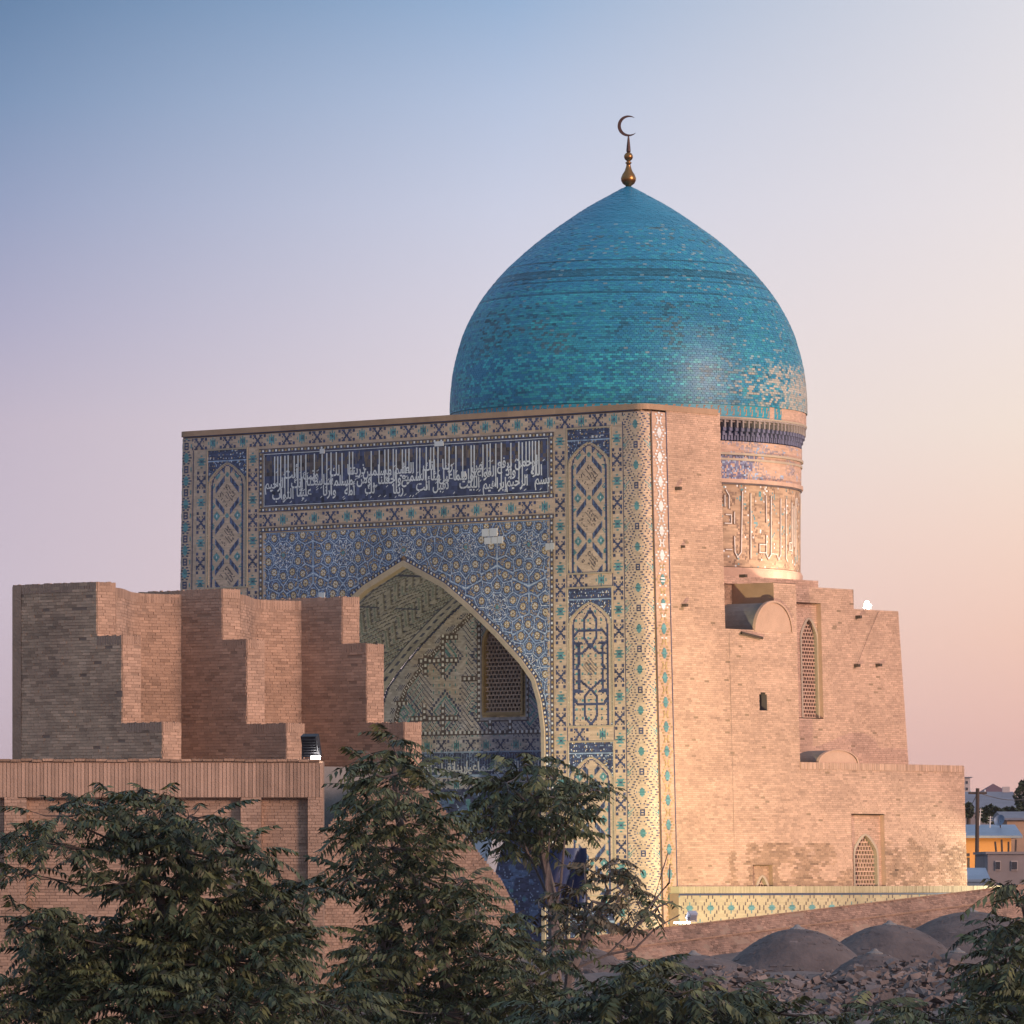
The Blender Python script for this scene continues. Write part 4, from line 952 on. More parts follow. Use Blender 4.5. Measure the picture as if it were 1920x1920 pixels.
# mosaic collar under the tiles: turquoise with script-like marks, worn away to brick at the right
c = .055; R1 = 333 * SCL; n_ = int(2 * pi * R1 / c); hh = int(round((zof(779) - zof(801)) / c)); a = np.zeros((hh, n_), int)
for i in range(n_):
    u_ = i * c / R1; u_ = u_ - 2 * pi if u_ > pi else u_
    worn = u_ > .95 + .1 * sin(i * .3)
    for j in range(hh): a[j, i] = 0 if worn else 3
    k = i % 6
    if not worn:
        for j in range(1, hh - 1): 
            if (k == 1 and j > hh * .4) or (k == 2 and j in (1, hh - 2)) or (k == 3 and j < hh * .6): a[j, i] = 5
mosaic('script_collar', a, 0, zof(801), c, cyl(R1), dome, 0, maxrun=5, mats=[BRICKP, PAL[1], PAL[2], DOMEM[1], PAL[4], BRICK, PAL[6], PAL[7]])
ring(R1 + .03, zof(804), zof(801), RIM, 'string_course')
ring(RD - .12, zof(844), zof(804), PAL[1], 'cornice_ground')
# muqarnas cornice: three tiers of little corbels
q = Q(); n_ = 150; zt_, zb_ = zof(804), zof(843); Hh = zt_ - zb_
for k in range(n_):
    th = k * 2 * pi / n_; ta = np.array([cos(th), sin(th), 0]); no = np.array([sin(th), -cos(th), 0]); ax = [ta, no, [0, 0, 1]]
    base = np.array([DC[0], DC[1], 0]); tn_ = random.gauss(0, .3); mc = 0 if th < pi else 0
    for (zz0, zz1, r_, hw_) in ((.58, .93, RD + .14, .040), (.93, 1.0, RD + .16, .155), (.42, .60, RD + .10, .075), (.22, .42, RD + .03, .060), (.0, .24, RD - .03, .045)):
        q.box(base + no * (r_ - .10) + np.array([0, 0, zb_ + Hh * (zz0 + zz1) / 2]), (hw_, .12, Hh * (zz1 - zz0) / 2), ax, 0 if zz0 > .5 else 1, tn_)
    th2 = th + pi / n_; ta = np.array([cos(th2), sin(th2), 0]); no = np.array([sin(th2), -cos(th2), 0]); ax = [ta, no, [0, 0, 1]]
    q.box(base + no * (RD - .12) + np.array([0, 0, zb_ + Hh * .15]), (.05, .10, Hh * .16), ax, 1, tn_); q.box(base + no * (RD - .04) + np.array([0, 0, zb_ + Hh * .88]), (.10, .10, Hh * .05), ax, 0, tn_)
q.build('muqarnas_cornice', [mat('muqarnas_glaze', (.36, .30, .28), .7, .3, .3, 4), mat('muqarnas_blue', (.15, .15, .24), .6, .4, .3, 4)], dome, kind='stuff')
# plain and tiled bands with scraps of blue revetment left
def drumband(r0, y0, y1, blue, nm='drum_band'):
    c_ = .07; n_ = int(2 * pi * r0 / c_); hh = int((zof(y0) - zof(y1)) / c_); a = np.zeros((hh, n_), int)
    I, J = np.meshgrid(np.arange(n_), np.arange(hh)); u_ = I * c_ / r0; u_ = np.where(u_ > pi, u_ - 2 * pi, u_)
    nzv = vnoise(I * .05, J * .12, 21); nz2 = vnoise(I * .25, J * .4, 22); rn = rng.random(a.shape)
    if blue == 2: b_ = (u_ < .72 + .04 * np.floor(J / 5)) & (rn < .8); a[b_] = 1; a[b_ & (rn < .25)] = 2; a[b_ & (rn > .7)] = 7
    b_ = (nzv > .58 + .25 * np.clip(u_ - .6, 0, 1)) & (rn < .55) ; a[b_ & (u_ < 1.25) & (a == 0)] = 8; a[(nz2 > .78) & (rn < .4)] = 7 if blue else 0
    a[(a == 0) & (rn > .90)] = 6 * 0
    return mosaic(nm, a, 0, zof(y1), c_, cyl(r0), dome, 0, maxrun=5, mats=[BRICKP, mat('faded_navy_%d' % y0, (.16, .15, .25), .7, .5, .3, 5), mat('faded_blue_%d' % y0, (.22, .24, .36), .7, .5, .3, 5)] + PAL[3:] + [mat('faded_blue_brick_%d' % y0, (.36, .29, .31), .8, .4, .3, 4)])
drumband(RD, 843, 867, 1); ring(RD + .06, zof(870), zof(866), RIM, 'string_course')
ring(RD + .02, zof(880), zof(876), RIM, 'string_course')
drumband(RD - .03, 870, 914, 2); ring(RD + .05, zof(921), zof(914), BRICKP, 'string_course'); ring(RD - .0, zof(924), zof(921), PAL[6], 'string_course', r1=RD)
# kufic band
c_ = .075; R2 = RD - .06; n_ = int(2 * pi * R2 / c_); hh = int((zof(924) - zof(1075)) / c_); I, J = np.meshgrid(np.arange(n_), np.arange(hh)); rn = rng.random(I.shape); a = np.zeros(I.shape, int)
a[(vnoise(I * .33, J * .16, 31) > .60) & (rn < .45)] = 8; a[(vnoise(I * .5, J * .25, 33) > .78) & (rn < .15)] = 4; a[(vnoise(I * .4, J * .3, 35) > .80) & (rn < .35)] = 3
mosaic('inscribed_band', a, 0, zof(1075), c_, cyl(R2), dome, 0, maxrun=5, mats=[mat('carved_brick', (.47, .315, .21), .9, .3, .4, 4)] + PAL[1:] + [mat('dark_inlay', (.26, .17, .12), .9, .3, .3, 4)])
q = Q(); cm = cyl(R2)
def kbar(px0, y0, px1, y1, wp=1.7, c2=None):
    """raised white stroke with a dark edge, given in band coordinates"""
    for rep in range(6):
        for (ex, dd, mm) in ((1.1, .02, 1), (0, .05, 0)):
            def uu(px): return (math.asin(max(-.985, min(.985, (px - CXP) / 324.0))) + rep * pi / 3) * R2
            w2 = (wp / 2 + ex) / 46.0; u0_, u1_ = uu(px0), uu(px1); z0_, z1_ = zof(y0), zof(y1); L_ = math.hypot(u1_ - u0_, z1_ - z0_) + 1e-6; nx_, nz_ = (z1_ - z0_) / L_ * w2, -(u1_ - u0_) / L_ * w2; tx, tz = (u1_ - u0_) / L_ * w2 * .8, (z1_ - z0_) / L_ * w2 * .8
            pp = [(u0_ - nx_ - tx, z0_ - nz_ - tz), (u1_ - nx_ + tx, z1_ - nz_ + tz), (u1_ + nx_ + tx, z1_ + nz_ + tz), (u0_ + nx_ - tx, z0_ + nz_ - tz)]
            q.add([cm(*p_, dd) for p_ in pp], mm, 0)
            for i in range(4): q.add([cm(*pp[i], 0), cm(*pp[(i + 1) % 4], 0), cm(*pp[(i + 1) % 4], dd), cm(*pp[i], dd)], mm, 0)
for g in ((1350, 945, 1350, 965), (1352, 935, 1358, 945), (1358, 945, 1358, 968), (1383, 937, 1381, 1048), (1381, 1048, 1374, 1058), (1374, 1058, 1369, 1048), (1369, 1048, 1368, 1020), (1352, 1044, 1363, 1044), (1399, 940, 1399, 1058),
          (1428, 942, 1429, 990), (1438, 942, 1438, 1050), (1429, 1015, 1429, 1050), (1429, 1050, 1433, 1058), (1433, 1058, 1438, 1050), (1416, 1032, 1428, 1032), (1416, 1032, 1416, 1047), (1416, 1047, 1429, 1047), (1438, 1048, 1449, 1048), (1449, 1048, 1453, 1058), (1453, 1058, 1457, 1048), (1457, 945, 1457, 1050),
          (1468, 945, 1468, 1054), (1468, 1054, 1471, 1060), (1475, 1024, 1480, 1024), (1475, 1024, 1475, 1038), (1475, 1038, 1480, 1038), (1480, 950, 1480, 1040), (1484, 955, 1484, 1030), (1488, 940, 1488, 1045), (1352, 980, 1362, 980), (1362, 980, 1362, 996), (1362, 996, 1350, 996), (1368, 975, 1368, 996)):
    kbar(*g)
q.build('kufic_lettering', [mat('kufic_white', (.80, .72, .66), .6, .2, .3, 5), mat('kufic_edge', (.26, .17, .12), .8, .3, .3, 5)], dome, kind='stuff')
ring(RD - .02, zof(1080), zof(1076), BRICKP, 'string_course'); ring(RD + .03, zof(1100), zof(1080), BRICKP, 'drum_foot')
ring(RD - .2, zof(1230), zof(1085), BRICKP, 'drum_core')

# ================================================================== low tiled courtyard parapet in front of the hall
tw = thing('tiled_parapet', 'low cream tiled wall with rows of brown diamonds and turquoise crosses at foot of hall', 'wall', tuple(P(-1, 1, GZ).tolist()))
TW = -.031 * 18.9 - .55; zt_ = -.46
tmp_ = lambda u, v, d=0: P(TW - d, u, v)
c = .065; Ln = 27.5; s00 = .75; hh = int(2.6 / c); nn = int(Ln / c); a = np.zeros((hh, nn), int); I, J = np.meshgrid(np.arange(nn), np.arange(hh)); pj = 20
i_ = (I % pj) - pj // 2; j_ = ((J - (hh - 8) + pj // 2) % pj) - pj // 2
k_ = np.abs(i_) + np.abs(j_)
a[((k_ == 9) | (k_ == 8)) & ((i_ % 2 == 0))] = 6; a[(k_ == 6) & (i_ % 2 == 0)] = 6 * 0
a[(k_ < 4) & ((i_ % 2 == 0) | (np.abs(j_) < 2))] = 3
k2 = (pj // 2 - np.abs(i_)) + (pj // 2 - np.abs(j_)); a[(k2 < 4) & (i_ % 2 == 0)] = 3
TILEC = [mat('cream_tile', (.52, .44, .29), .75, .12, .2, 4)] + PAL[1:]
mosaic('tile_face', a, s00, zt_ - .36 - hh * c, c, tmp_, tw, .01, maxrun=4, relief=.006, mats=TILEC)
q = Q()
for k in range(int(Ln / .10)):
    s_ = s00 + k * .10; d_ = .05 + random.gauss(0, .004); A = [tmp_(s_, zt_ - .27, d_), tmp_(s_ + .085, zt_ - .27, d_), tmp_(s_ + .085, zt_, d_), tmp_(s_, zt_, d_)]; B = [tmp_(s_, zt_ - .27, -.4), tmp_(s_ + .085, zt_ - .27, -.4), tmp_(s_ + .085, zt_, -.4), tmp_(s_, zt_, -.4)]; tn_ = random.gauss(0, .5)
    q.add(A, 0, tn_)
    for i in range(4): q.add([B[i], B[(i + 1) % 4], A[(i + 1) % 4], A[i]], 0, tn_)
q.build('coping', TILEC[0], tw, kind='stuff')
q = Q(); q.add([tmp_(s00, zt_ - .35, .03), tmp_(s00 + Ln, zt_ - .35, .03), tmp_(s00 + Ln, zt_ - .28, .03), tmp_(s00, zt_ - .28, .03)]); q.build('fillet', PAL[1], tw)
q = Q(); slab(TW, TW + .45, s00, s00 + Ln, GZ, zt_ - .28, q); q.build('wall', MORTARP, tw)

# ================================================================== sloping brick roof edge and gallery roof with small domes
ZR = -3.2
gal = thing('gallery_building', 'low earth roofed gallery with sloping red brick edge in front of the tiled parapet', 'building', (5, 200, GZ))
eL = at(1040, 1765, 222); eR = at(1990, 1651, 262)
def emp(u, v, d=0):
    u = np.asarray(u, float); v = np.asarray(v, float); dr = (eR - eL); n_ = np.array([dr[1], -dr[0], 0]); n_ /= np.linalg.norm(n_); Lh = np.linalg.norm(dr)
    k = u / Lh; d = np.asarray(d, float); p = eL + k[..., None] * dr - n_ * 0
    dn = -v     # down the slope: out toward the camera and down
    return p + np.stack([n_[0] * (dn * .55 + d * .8), n_[1] * (dn * .55 + d * .8), -dn * .83 + d * .55], -1)
LE = float(np.linalg.norm(eR - eL))
brickwall('edge', [[(0, -3.4), (LE, -3.4), (LE, 0), (0, 0)]], lambda u, v, d=0: emp(u, v, d), gal, .28, .085, (mat('dull_red_brick', (.30, .185, .135), .95, .35, .5, 2.5, .5, 20),), MORTAR, fn=lambda u, v: (np.zeros(len(u), int), (vnoise(u * 1.2, v * 3, 41) - .5) * 1.2, (vnoise(u, v * 2, 43) - .5) * .04), backname='edge_wall')
for (v0_, hgt) in ((-.62, .05), (0.0, .04)):
    q = Q()
    for k in range(int(LE / .5)):
        u0_ = k * .5; b0 = emp(np.array(u0_), np.array(v0_), 0); b1 = emp(np.array(u0_ + .49), np.array(v0_), 0); o = np.array([0, 0, hgt]); f_ = np.array([0, -.10, 0]); j_ = random.uniform(-.015, .015)
        q.add([b0 + f_, b1 + f_, b1 + f_ + o, b0 + f_ + o], 0, -.6); q.add([b0 + o + f_, b1 + o + f_, b1 + o, b0 + o], 0, 0)
    q.build('ledge', BRICKO, gal)

q = Q(); nx, ny = 90, 70
gx = np.linspace(-4.5, 42, nx); gy = np.linspace(118, 250, ny)
def roofz(x, y): return ZR + .55 * vnoise(x * .35, y * .25, 51) + .18 * vnoise(x * 1.4, y * 1.1, 52) - .35 + np.clip((y - 215) * .018, 0, 1.2) * np.clip((x - 2) / 14, 0, 1)
GX, GY = np.meshgrid(gx, gy); GZv = roofz(GX, GY); PT = np.stack([GX, GY, GZv], -1)
q.add(np.stack([PT[:-1, :-1], PT[:-1, 1:], PT[1:, 1:], PT[1:, :-1]], 2).reshape(-1, 4, 3)); q.build('roof', SOIL, gal, smooth=True)
q = Q(); q.box((18.75, 184, (GZ + ZR - .5) / 2), (23.25, 66, (ZR - .6 - GZ) / 2)); q.build('wall', BRICK, gal)

domes = [(1495, 1742, 1830, 128, 205, 'clay roof dome in the middle of the row, small cap on top'), (1668, 1734, 1822, 130, 214, 'clay roof dome right of the middle one, behind the smaller front dome'), (1822, 1710, 1812, 160, 226, 'large clay roof dome farthest back, behind the tree at right'),
         (1300, 1791, 1842, 140, 190, 'low clay roof dome left of the row above the front foliage'), (1640, 1788, 1842, 92, 188, 'smallest clay roof dome in front, between two bigger domes'), (1795, 1786, 1830, 95, 192, 'low clay roof dome in front near the right tree'), (1105, 1778, 1850, 80, 196, 'clay roof dome at far left beside the bare branches')]
for (px, py, pb, hw_, Yd, lab) in domes:
    c_ = at(px, py, Yd); r_ = hw_ * Yd / F; zb_ = ZR - .4; h_ = c_[2] - zb_
    o = thing('roof_dome', lab, 'dome', (float(c_[0]), Yd, zb_), 'clay domes on the gallery roof'); q = Q()
    n1_, n2_ = 18, 40
    rings = []
    for i in range(n1_ + 1):
        f_ = i / n1_; rr = r_ * 1.3 * (1 - f_); zz_ = zb_ + h_ * (1 - (1 - f_) ** 2.0)
        th = np.arange(n2_) * 2 * pi / n2_; wob = 1 + .018 * (vnoise(np.cos(th) * 3 + 9, np.sin(th) * 3 + i * .5, 61) - .5)
        rings.append(V3(c_[0] + rr * wob * np.cos(th), Yd + rr * wob * np.sin(th), zz_ + .02 * vnoise(np.cos(th) * 6 + 5, np.sin(th) * 6 + i, 62)))
    for A, B in zip(rings[:-1], rings[1:]): q.add(np.stack([A, np.roll(A, -1, 0), np.roll(B, -1, 0), B], 1))
    q.build('shell', DOMEROOF, o, smooth=True)
    q = Q(); q.lathe([(.26, -.05), (.24, .04), (.12, .09), (.06, .16), (.0, .17)], (c_[0], Yd, c_[2] - .02), 12); q.build('cap', PLASTER, o)
    # scattered cover bricks showing through the plaster
    q = Q()
    for i in range(45):
        f_ = random.uniform(.08, .8); th = random.uniform(pi * 1.02, pi * 1.98); rr = r_ * 1.3 * (1 - f_); zz_ = zb_ + h_ * (1 - (1 - f_) ** 2.0); nn_ = np.array([cos(th) * .6, sin(th) * .6, .8]); nn_ /= np.linalg.norm(nn_); ta = np.array([-sin(th), cos(th), 0]); up_ = np.cross(nn_, ta)
        q.box((c_[0] + rr * cos(th), Yd + rr * sin(th), zz_), (.13, .05, .012), [ta, up_, nn_], 0, random.gauss(0, .6))
    q.build('brickwork', DOMEROOF, o, kind='stuff')

# rubble of broken bricks and stones
def rock_mesh(k):
    q = Q(); r_ = random.Random(k); h = np.array([1, r_.uniform(.5, .85), r_.uniform(.2, .42)]); n = 1
    cor = np.array([[i, j, l] for i in (-1, 1) for j in (-1, 1) for l in (-1, 1)], float) * h * .5; cor += np.array([[r_.uniform(-.16, .16) for _ in range(3)] for _ in range(8)]) * [1, 1, .6]
    for f in ((0, 1, 3, 2), (4, 6, 7, 5), (0, 4, 5, 1), (2, 3, 7, 6), (0, 2, 6, 4), (1, 5, 7, 3)): q.add(cor[list(f)], 0, r_.gauss(0, .4))
    return q
RM = [rock_mesh(k) for k in range(9)]
rest = Q(); stones = []; proto = []
for k, qq in enumerate(RM):
    o = qq.build('rubble_stone', STONE); tag(o, 'broken grey brown stone in the rubble strewn over the gallery roof', 'stone', 'rubble stones on the gallery roof'); proto.append(o)
cnt = 0; pos = []
for i in range(3600):
    if i < 2600: px, Yd = random.uniform(1255, 1860), random.uniform(150, 189) 
    elif i < 2760: px, Yd = random.uniform(1190, 1290) + random.uniform(0, 60), random.uniform(214, 219)
    elif i < 2960: px, Yd = random.uniform(1660, 1790), random.uniform(229, 238)
    else: px, Yd = random.uniform(1000, 1900), random.uniform(140, 200)
    x_ = (px - 960) * Yd / F; z_ = float(roofz(np.array(x_), np.array(Yd))); heap = .65 * float(vnoise(np.array(x_ * .5), np.array(Yd * .2), 71)) * (1 if i < 2600 else .2)
    sc_ = random.choice([.12, .15, .18, .2, .24, .3, .36]) * (1 if i < 2960 else .6); pos.append((sc_, x_, Yd, z_ + heap * random.random() + .05))
pos.sort(key=lambda p: -p[0] / p[2])
used = set()
for n_, (sc_, x_, Yd, z_) in enumerate(pos):
    k = random.randrange(9); eul = (random.uniform(-.6, .6), random.uniform(-.6, .6), random.uniform(0, 6.28))
    if n_ < 240:
        o = proto[k] if k not in used else proto[k].copy()
        if k in used: COL.objects.link(o)
        used.add(k); o.location = (x_, Yd, z_); o.rotation_euler = eul; o.scale = (sc_,) * 3
    else:
        from mathutils import Euler
        M_ = np.array(Euler(eul).to_matrix()) * sc_
        for v_, m_, t_ in zip(RM[k].v, RM[k].m, RM[k].t): rest.add(v_ @ M_.T + [x_, Yd, z_], m_, t_)
tag(rest.build('rubble', STONE), 'loose rubble of small broken bricks spread over the gallery roof', 'rubble', kind='stuff')

# ================================================================== stepped brick walls at left
YF = 165.0; c0 = at(182, 1092, YF)
FB = np.array([c0[0], c0[1]])
def G(t, s, z): return V3(FB[0] - np.asarray(t) * CA + np.asarray(s) * SA, FB[1] + np.asarray(t) * SA + np.asarray(s) * CA, z)
z1_, z2_, z3_ = c0[2], 6.14, 3.88; TH = .68; STEP = 4.72
def zoff(k): return -.045 * k
fins = ['leftmost stepped brick wall, its tall dark face against the open sky', 'middle stepped brick wall, in front of the left pier of the mosaic portal', 'right stepped brick wall, in front of the portal arch and beside the trees']
TL = [3.05, 3.05, 3.05]
DL = [(0, -.90, -2.33), (0, -.88, -2.30), (0, -.88, -2.23)]
for k in range(3):
    s0 = k * STEP; zo = -.03 - .22 * k; a0, a1, a2 = DL[k]
    if k == 0: za_ = z1_
    y_tops = [(1092, 1192, 1355), (1105, 1200, 1357), (1120, 1208, 1355)][k]; pxs = [(182, 229, 303), (425, 470, 545), (663, 709, 778)][k]
    zl = []
    for tt, yy in zip((a0, a1, a2), y_tops):
        Yp = FB[1] + tt * SA + s0 * CA; zl.append((HY - yy) * Yp / F)
    o = thing('stepped_brick_wall', fins[k], 'wall', tuple(G(0, s0, GZ).tolist()), 'stepped brick walls beside the portal')
    tl = TL[k]; bot = [-3, -3, -3][k]
    pol = [(-tl, GZ), (-a2, GZ), (-a2, zl[2]), (-a1, zl[2]), (-a1, zl[1]), (-a0, zl[1]), (-a0, zl[0]), (-tl, zl[0])]
    fn_ = lambda u, v: (np.zeros(len(u), int), (vnoise(u * .9, v * 1.5, 81) - .5) * .9 + (vnoise(u * .3, v * 8, 84) - .5) * .6, (vnoise(u * 1.3, v * 5, 83) - .5) * .012 - .03 * (vnoise(u * 2.2, v * 7, 88) > .93))
    brickwall('face', [pol], lambda u, v, d=0: G(-np.asarray(u), s0 - np.asarray(d), v), o, .27, .078, ((TANLIT if k == 0 else BRICKR),), MORTAR, fn=fn_)
    for (tt, zb_, zt_) in ((a0, zl[1], zl[0]), (a1, zl[2], zl[1]), (a2, GZ, zl[2])):
        brickwall('end', [[(s0, zb_), (s0 + TH, zb_), (s0 + TH, zt_), (s0, zt_)]], lambda u, v, d=0: G(tt - np.asarray(d), u, v), o, .27, .078, (BRICKR,), MORTAR, fn=fn_, backname='end_wall')
    q = Q()      # tops and back
    for (ta, tb_, zz_) in ((tl, a0, zl[0]), (a0, a1, zl[1]), (a1, a2, zl[2])): q.add([G(ta, s0, zz_), G(tb_, s0, zz_), G(tb_, s0 + TH, zz_), G(ta, s0 + TH, zz_)])
    for (ta, tb_, zz_) in ((tl, a0, zl[0]), (a0, a1, zl[1]), (a1, a2, zl[2])): q.add([G(ta, s0 + TH, GZ), G(tb_, s0 + TH, GZ), G(tb_, s0 + TH, zz_), G(ta, s0 + TH, zz_)])
    q.add([G(tl, s0, GZ), G(tl, s0, zl[0]), G(tl, s0 + TH, zl[0]), G(tl, s0 + TH, GZ)])
    q.build('wall_top', BRICK, o)
    # soldier-course copings: one brick each
    meshes = {}
    for (ta, tb_, zz_, face) in ((tl, a0, zl[0], 0), (a0, a1, zl[1], 0), (a1, a2, zl[2], 0), (0, TH, zl[0], 1), (0, TH, zl[1], 2), (0, TH, zl[2], 3)):
        n_ = int(abs(ta - tb_) / .085)
        for i in range(n_):
            key = (face > 0, random.randrange(3))
            if key not in meshes:
                qq = Q(); h_ = (.034, .03, .12)
                ax = [[-CA, SA, 0], [SA, CA, 0], [0, 0, 1]] if not key[0] else [[SA, CA, 0], [CA, -SA, 0], [0, 0, 1]]
                qq.box((0, 0, 0), h_, ax, 0, random.gauss(-.3, .3)); b_ = qq.build('brick', BRICKR); meshes[key] = b_.data; bpy.data.objects.remove(b_)
            if face == 0: p_ = G(ta + (tb_ - ta) * (i + .5) / n_, s0 + .012, zz_ - .10)
            else: p_ = G((a0, a1, a2)[face - 1] + .012, s0 + TH * (i + .5) / n_, zz_ - .10)
            if random.random() < .03: continue
            b_ = bpy.data.objects.new('brick', meshes[key]); COL.objects.link(b_); b_.parent = o; b_.location = Vector(p_.tolist()) - o.location + Vector((0, 0, random.gauss(0, .008)))
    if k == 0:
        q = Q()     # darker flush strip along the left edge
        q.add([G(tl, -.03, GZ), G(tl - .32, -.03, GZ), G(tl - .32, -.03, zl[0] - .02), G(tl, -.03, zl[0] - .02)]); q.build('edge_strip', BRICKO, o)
    if k < 2:      # concave wall to the next fin
        th0 = 0.62; S0, S1 = s0 + TH, s0 + STEP; tj = 1.48
        def cmap(u, v, d=0):
            f_ = np.clip(np.asarray(u, float) / 4.4, 0, 1); s_ = S0 + (S1 - S0) * f_; t_ = tj * f_ + .78 * np.sin(pi * f_ ** 1.6)
            return G(t_ - np.asarray(d) , s_, v)
        zt_ = zl[0] - .12
        brickwall('niche', [[(0, GZ), (4.4, GZ), (4.4, zt_), (0, zt_)]], cmap, o, .27, .078, (BRICKR,), MORTAR, fn=fn_, seg=.2, backname='niche_wall')
        q = Q(); uu = np.linspace(0, 4.4, 50)
        for i in range(49):
            A = [cmap(uu[i], zt_ - .24, .02), cmap(uu[i + 1] - .015, zt_ - .24, .02), cmap(uu[i + 1] - .015, zt_ + .01, .02), cmap(uu[i], zt_ + .01, .02)]; B = [cmap(uu[i], zt_ - .24, -.3), cmap(uu[i + 1] - .015, zt_ - .24, -.3), cmap(uu[i + 1] - .015, zt_ + .01, -.3), cmap(uu[i], zt_ + .01, -.3)]; tn_ = random.gauss(-.2, .5)
            q.add(A, 0, tn_)
            for j in range(4): q.add([B[j], B[(j + 1) % 4], A[(j + 1) % 4], A[j]], 0, tn_)
        q.build('coping', BRICKR, o, kind='stuff')

# ================================================================== low panelled wall in front
YL = 150.0
lw = thing('panelled_brick_wall', 'low red brick wall with sunken panels and an upright brick band, behind the leafy tree', 'wall', (-8, YL, GZ))
xl, xr = at(-260, 0, YL)[0], at(606, 0, YL)[0]; zL = (HY - 1427) * YL / F
fx_ = lambda px: (px - 960) * YL / F
fz_ = lambda py: (HY - py) * YL / F
lmp = lambda u, v, d=0: V3(u, YL - np.asarray(d) + 0 * np.asarray(u), v)
recs = [(-200, 8), (50, 451), (490, 577)]
rp_ = [rect(fx_(a_), fx_(b_), fz_(1668) if a_ < 0 else fz_(1760), fz_(1494)) for a_, b_ in recs]
fnl = lambda u, v: (np.zeros(len(u), int), (vnoise(u * 1.1, v * 2.5, 91) - .5) * .9 + (vnoise(u * .4, v * 9, 94) - .5) * .5, (vnoise(u, v * 3, 93) - .5) * .02)
brickwall('face', [rect(xl, xr, GZ, fz_(1494))] + rp_, lmp, lw, .25, .072, (BRICKR,), MORTAR, fn=fnl, proud=.018)
for r_ in rp_:
    brickwall('sunken', [r_], lambda u, v, d=0: lmp(u, v, np.asarray(d) - .22), lw, .25, .072, (BRICKR,), MORTAR, fn=fnl, backname='sunken_panel', proud=.018)
    q = Q(); x0_, x1_, z0_, z1_ = r_[0][0], r_[1][0], r_[0][1], r_[2][1]
    for a_, b_ in (((x0_, z0_), (x0_, z1_)), ((x1_, z1_), (x1_, z0_)), ((x0_, z1_), (x1_, z1_)), ((x1_, z0_), (x0_, z0_))): q.add([lmp(*a_, .015), lmp(*b_, .015), lmp(*b_, -.22), lmp(*a_, -.22)])
    q.build('reveal', BRICKR, lw)
q = Q(); q.add([lmp(xl, zL - .02, 0), lmp(xr, zL - .02, 0), lmp(xr, zL - .02, -.9), lmp(xl, zL - .02, -.9)]); q.add([lmp(xr, GZ, 0), lmp(xr, zL, 0), lmp(xr, zL, -.9), lmp(xr, GZ, -.9)]); q.add([lmp(xl, GZ, -.9), lmp(xr, GZ, -.9), lmp(xr, zL, -.9), lmp(xl, zL, -.9)])
q.add([lmp(xl, fz_(1496), 0), lmp(xr, fz_(1496), 0), lmp(xr, zL, 0), lmp(xl, zL, 0)]); q.build('core', MORTAR, lw)
# upright bricks of the band, two stacked rows
bmesh_ = []
for i in range(5):
    qq = Q(); qq.box((0, 0, 0), (.0375, .03, .40), None, 0, random.gauss(-.2, .6)); b_ = qq.build('brick', BRICKR); bmesh_.append(b_.data); bpy.data.objects.remove(b_)
n_ = int((xr - xl) / .087)
for i in range(n_):
    x_ = xl + (i + .5) * (xr - xl) / n_; px_ = 960 + x_ * F / YL
    if px_ < -90: continue
    b_ = bpy.data.objects.new('brick', random.choice(bmesh_)); COL.objects.link(b_); b_.parent = lw; b_.location = Vector((x_, YL + .006 - random.uniform(.0, .010), (zL + fz_(1495)) / 2 - .02)) - lw.location
q = Q()
for i in range(int((xr - xl) / .25)):
    x_ = xl + i * .25; q.box((x_ + .12, YL + .1, zL + .02 + random.gauss(0, .008)), (.118, .17, .028), None, 0, random.gauss(-.2, .5))
q.build('coping', BRICKO, lw, kind='stuff')

# floodlight standing on that wall
def floodlight(name, label, p, w_, h_, tilt, yaw, lit, body=BLACK):
    o = thing(name, label, 'floodlight', tuple(float(x) for x in p))
    a_, b_ = np.array([cos(yaw), sin(yaw), 0]), np.array([-sin(yaw), cos(yaw), 0]); n_ = b_ * cos(tilt) + np.array([0, 0, 1]) * sin(tilt); u_ = np.cross(a_, n_)
    q = Q(); cc = np.array(p) + np.array([0, 0, h_ / 2 + .05]); q.box(cc, (w_ / 2, .09, h_ / 2), [a_, n_, u_]);
    for k in range(7): q.box(cc - n_ * .11 + u_ * h_ * (k - 3) / 8, (w_ * .42, .03, .012), [a_, n_, u_])
    q.build('housing', body, o)
    q = Q(); q.box(cc + n_ * .10, (w_ * .43, .012, h_ * .42), [a_, n_, u_]); q.build('lens', GLOW if lit else WHITEM, o)
    q = Q()
    for sg in (-1, 1): q.box(np.array(p) + a_ * sg * (w_ / 2 + .02) + [0, 0, h_ * .25], (.012, .03, h_ * .3), [a_, b_, [0, 0, 1]])
    q.box(np.array(p) + [0, 0, -.01], (w_ / 2 + .03, .05, .012), [a_, b_, [0, 0, 1]]); q.build('bracket', body, o)
    return o
p_ = np.array([at(583, 0, YL)[0], YL + .25, zL + .06]); floodlight('floodlight', 'black floodlight standing on the end of the panelled brick wall', p_, .40, .52, R(22), R(-20), False)
q = Q(); q.box((at(592, 0, YL)[0], YL + .0, zL + .08), (.11, .05, .035)); o = tag(q.build('ballast_box', GLOW), 'small glowing white box beside the black floodlight on the wall', 'lamp')

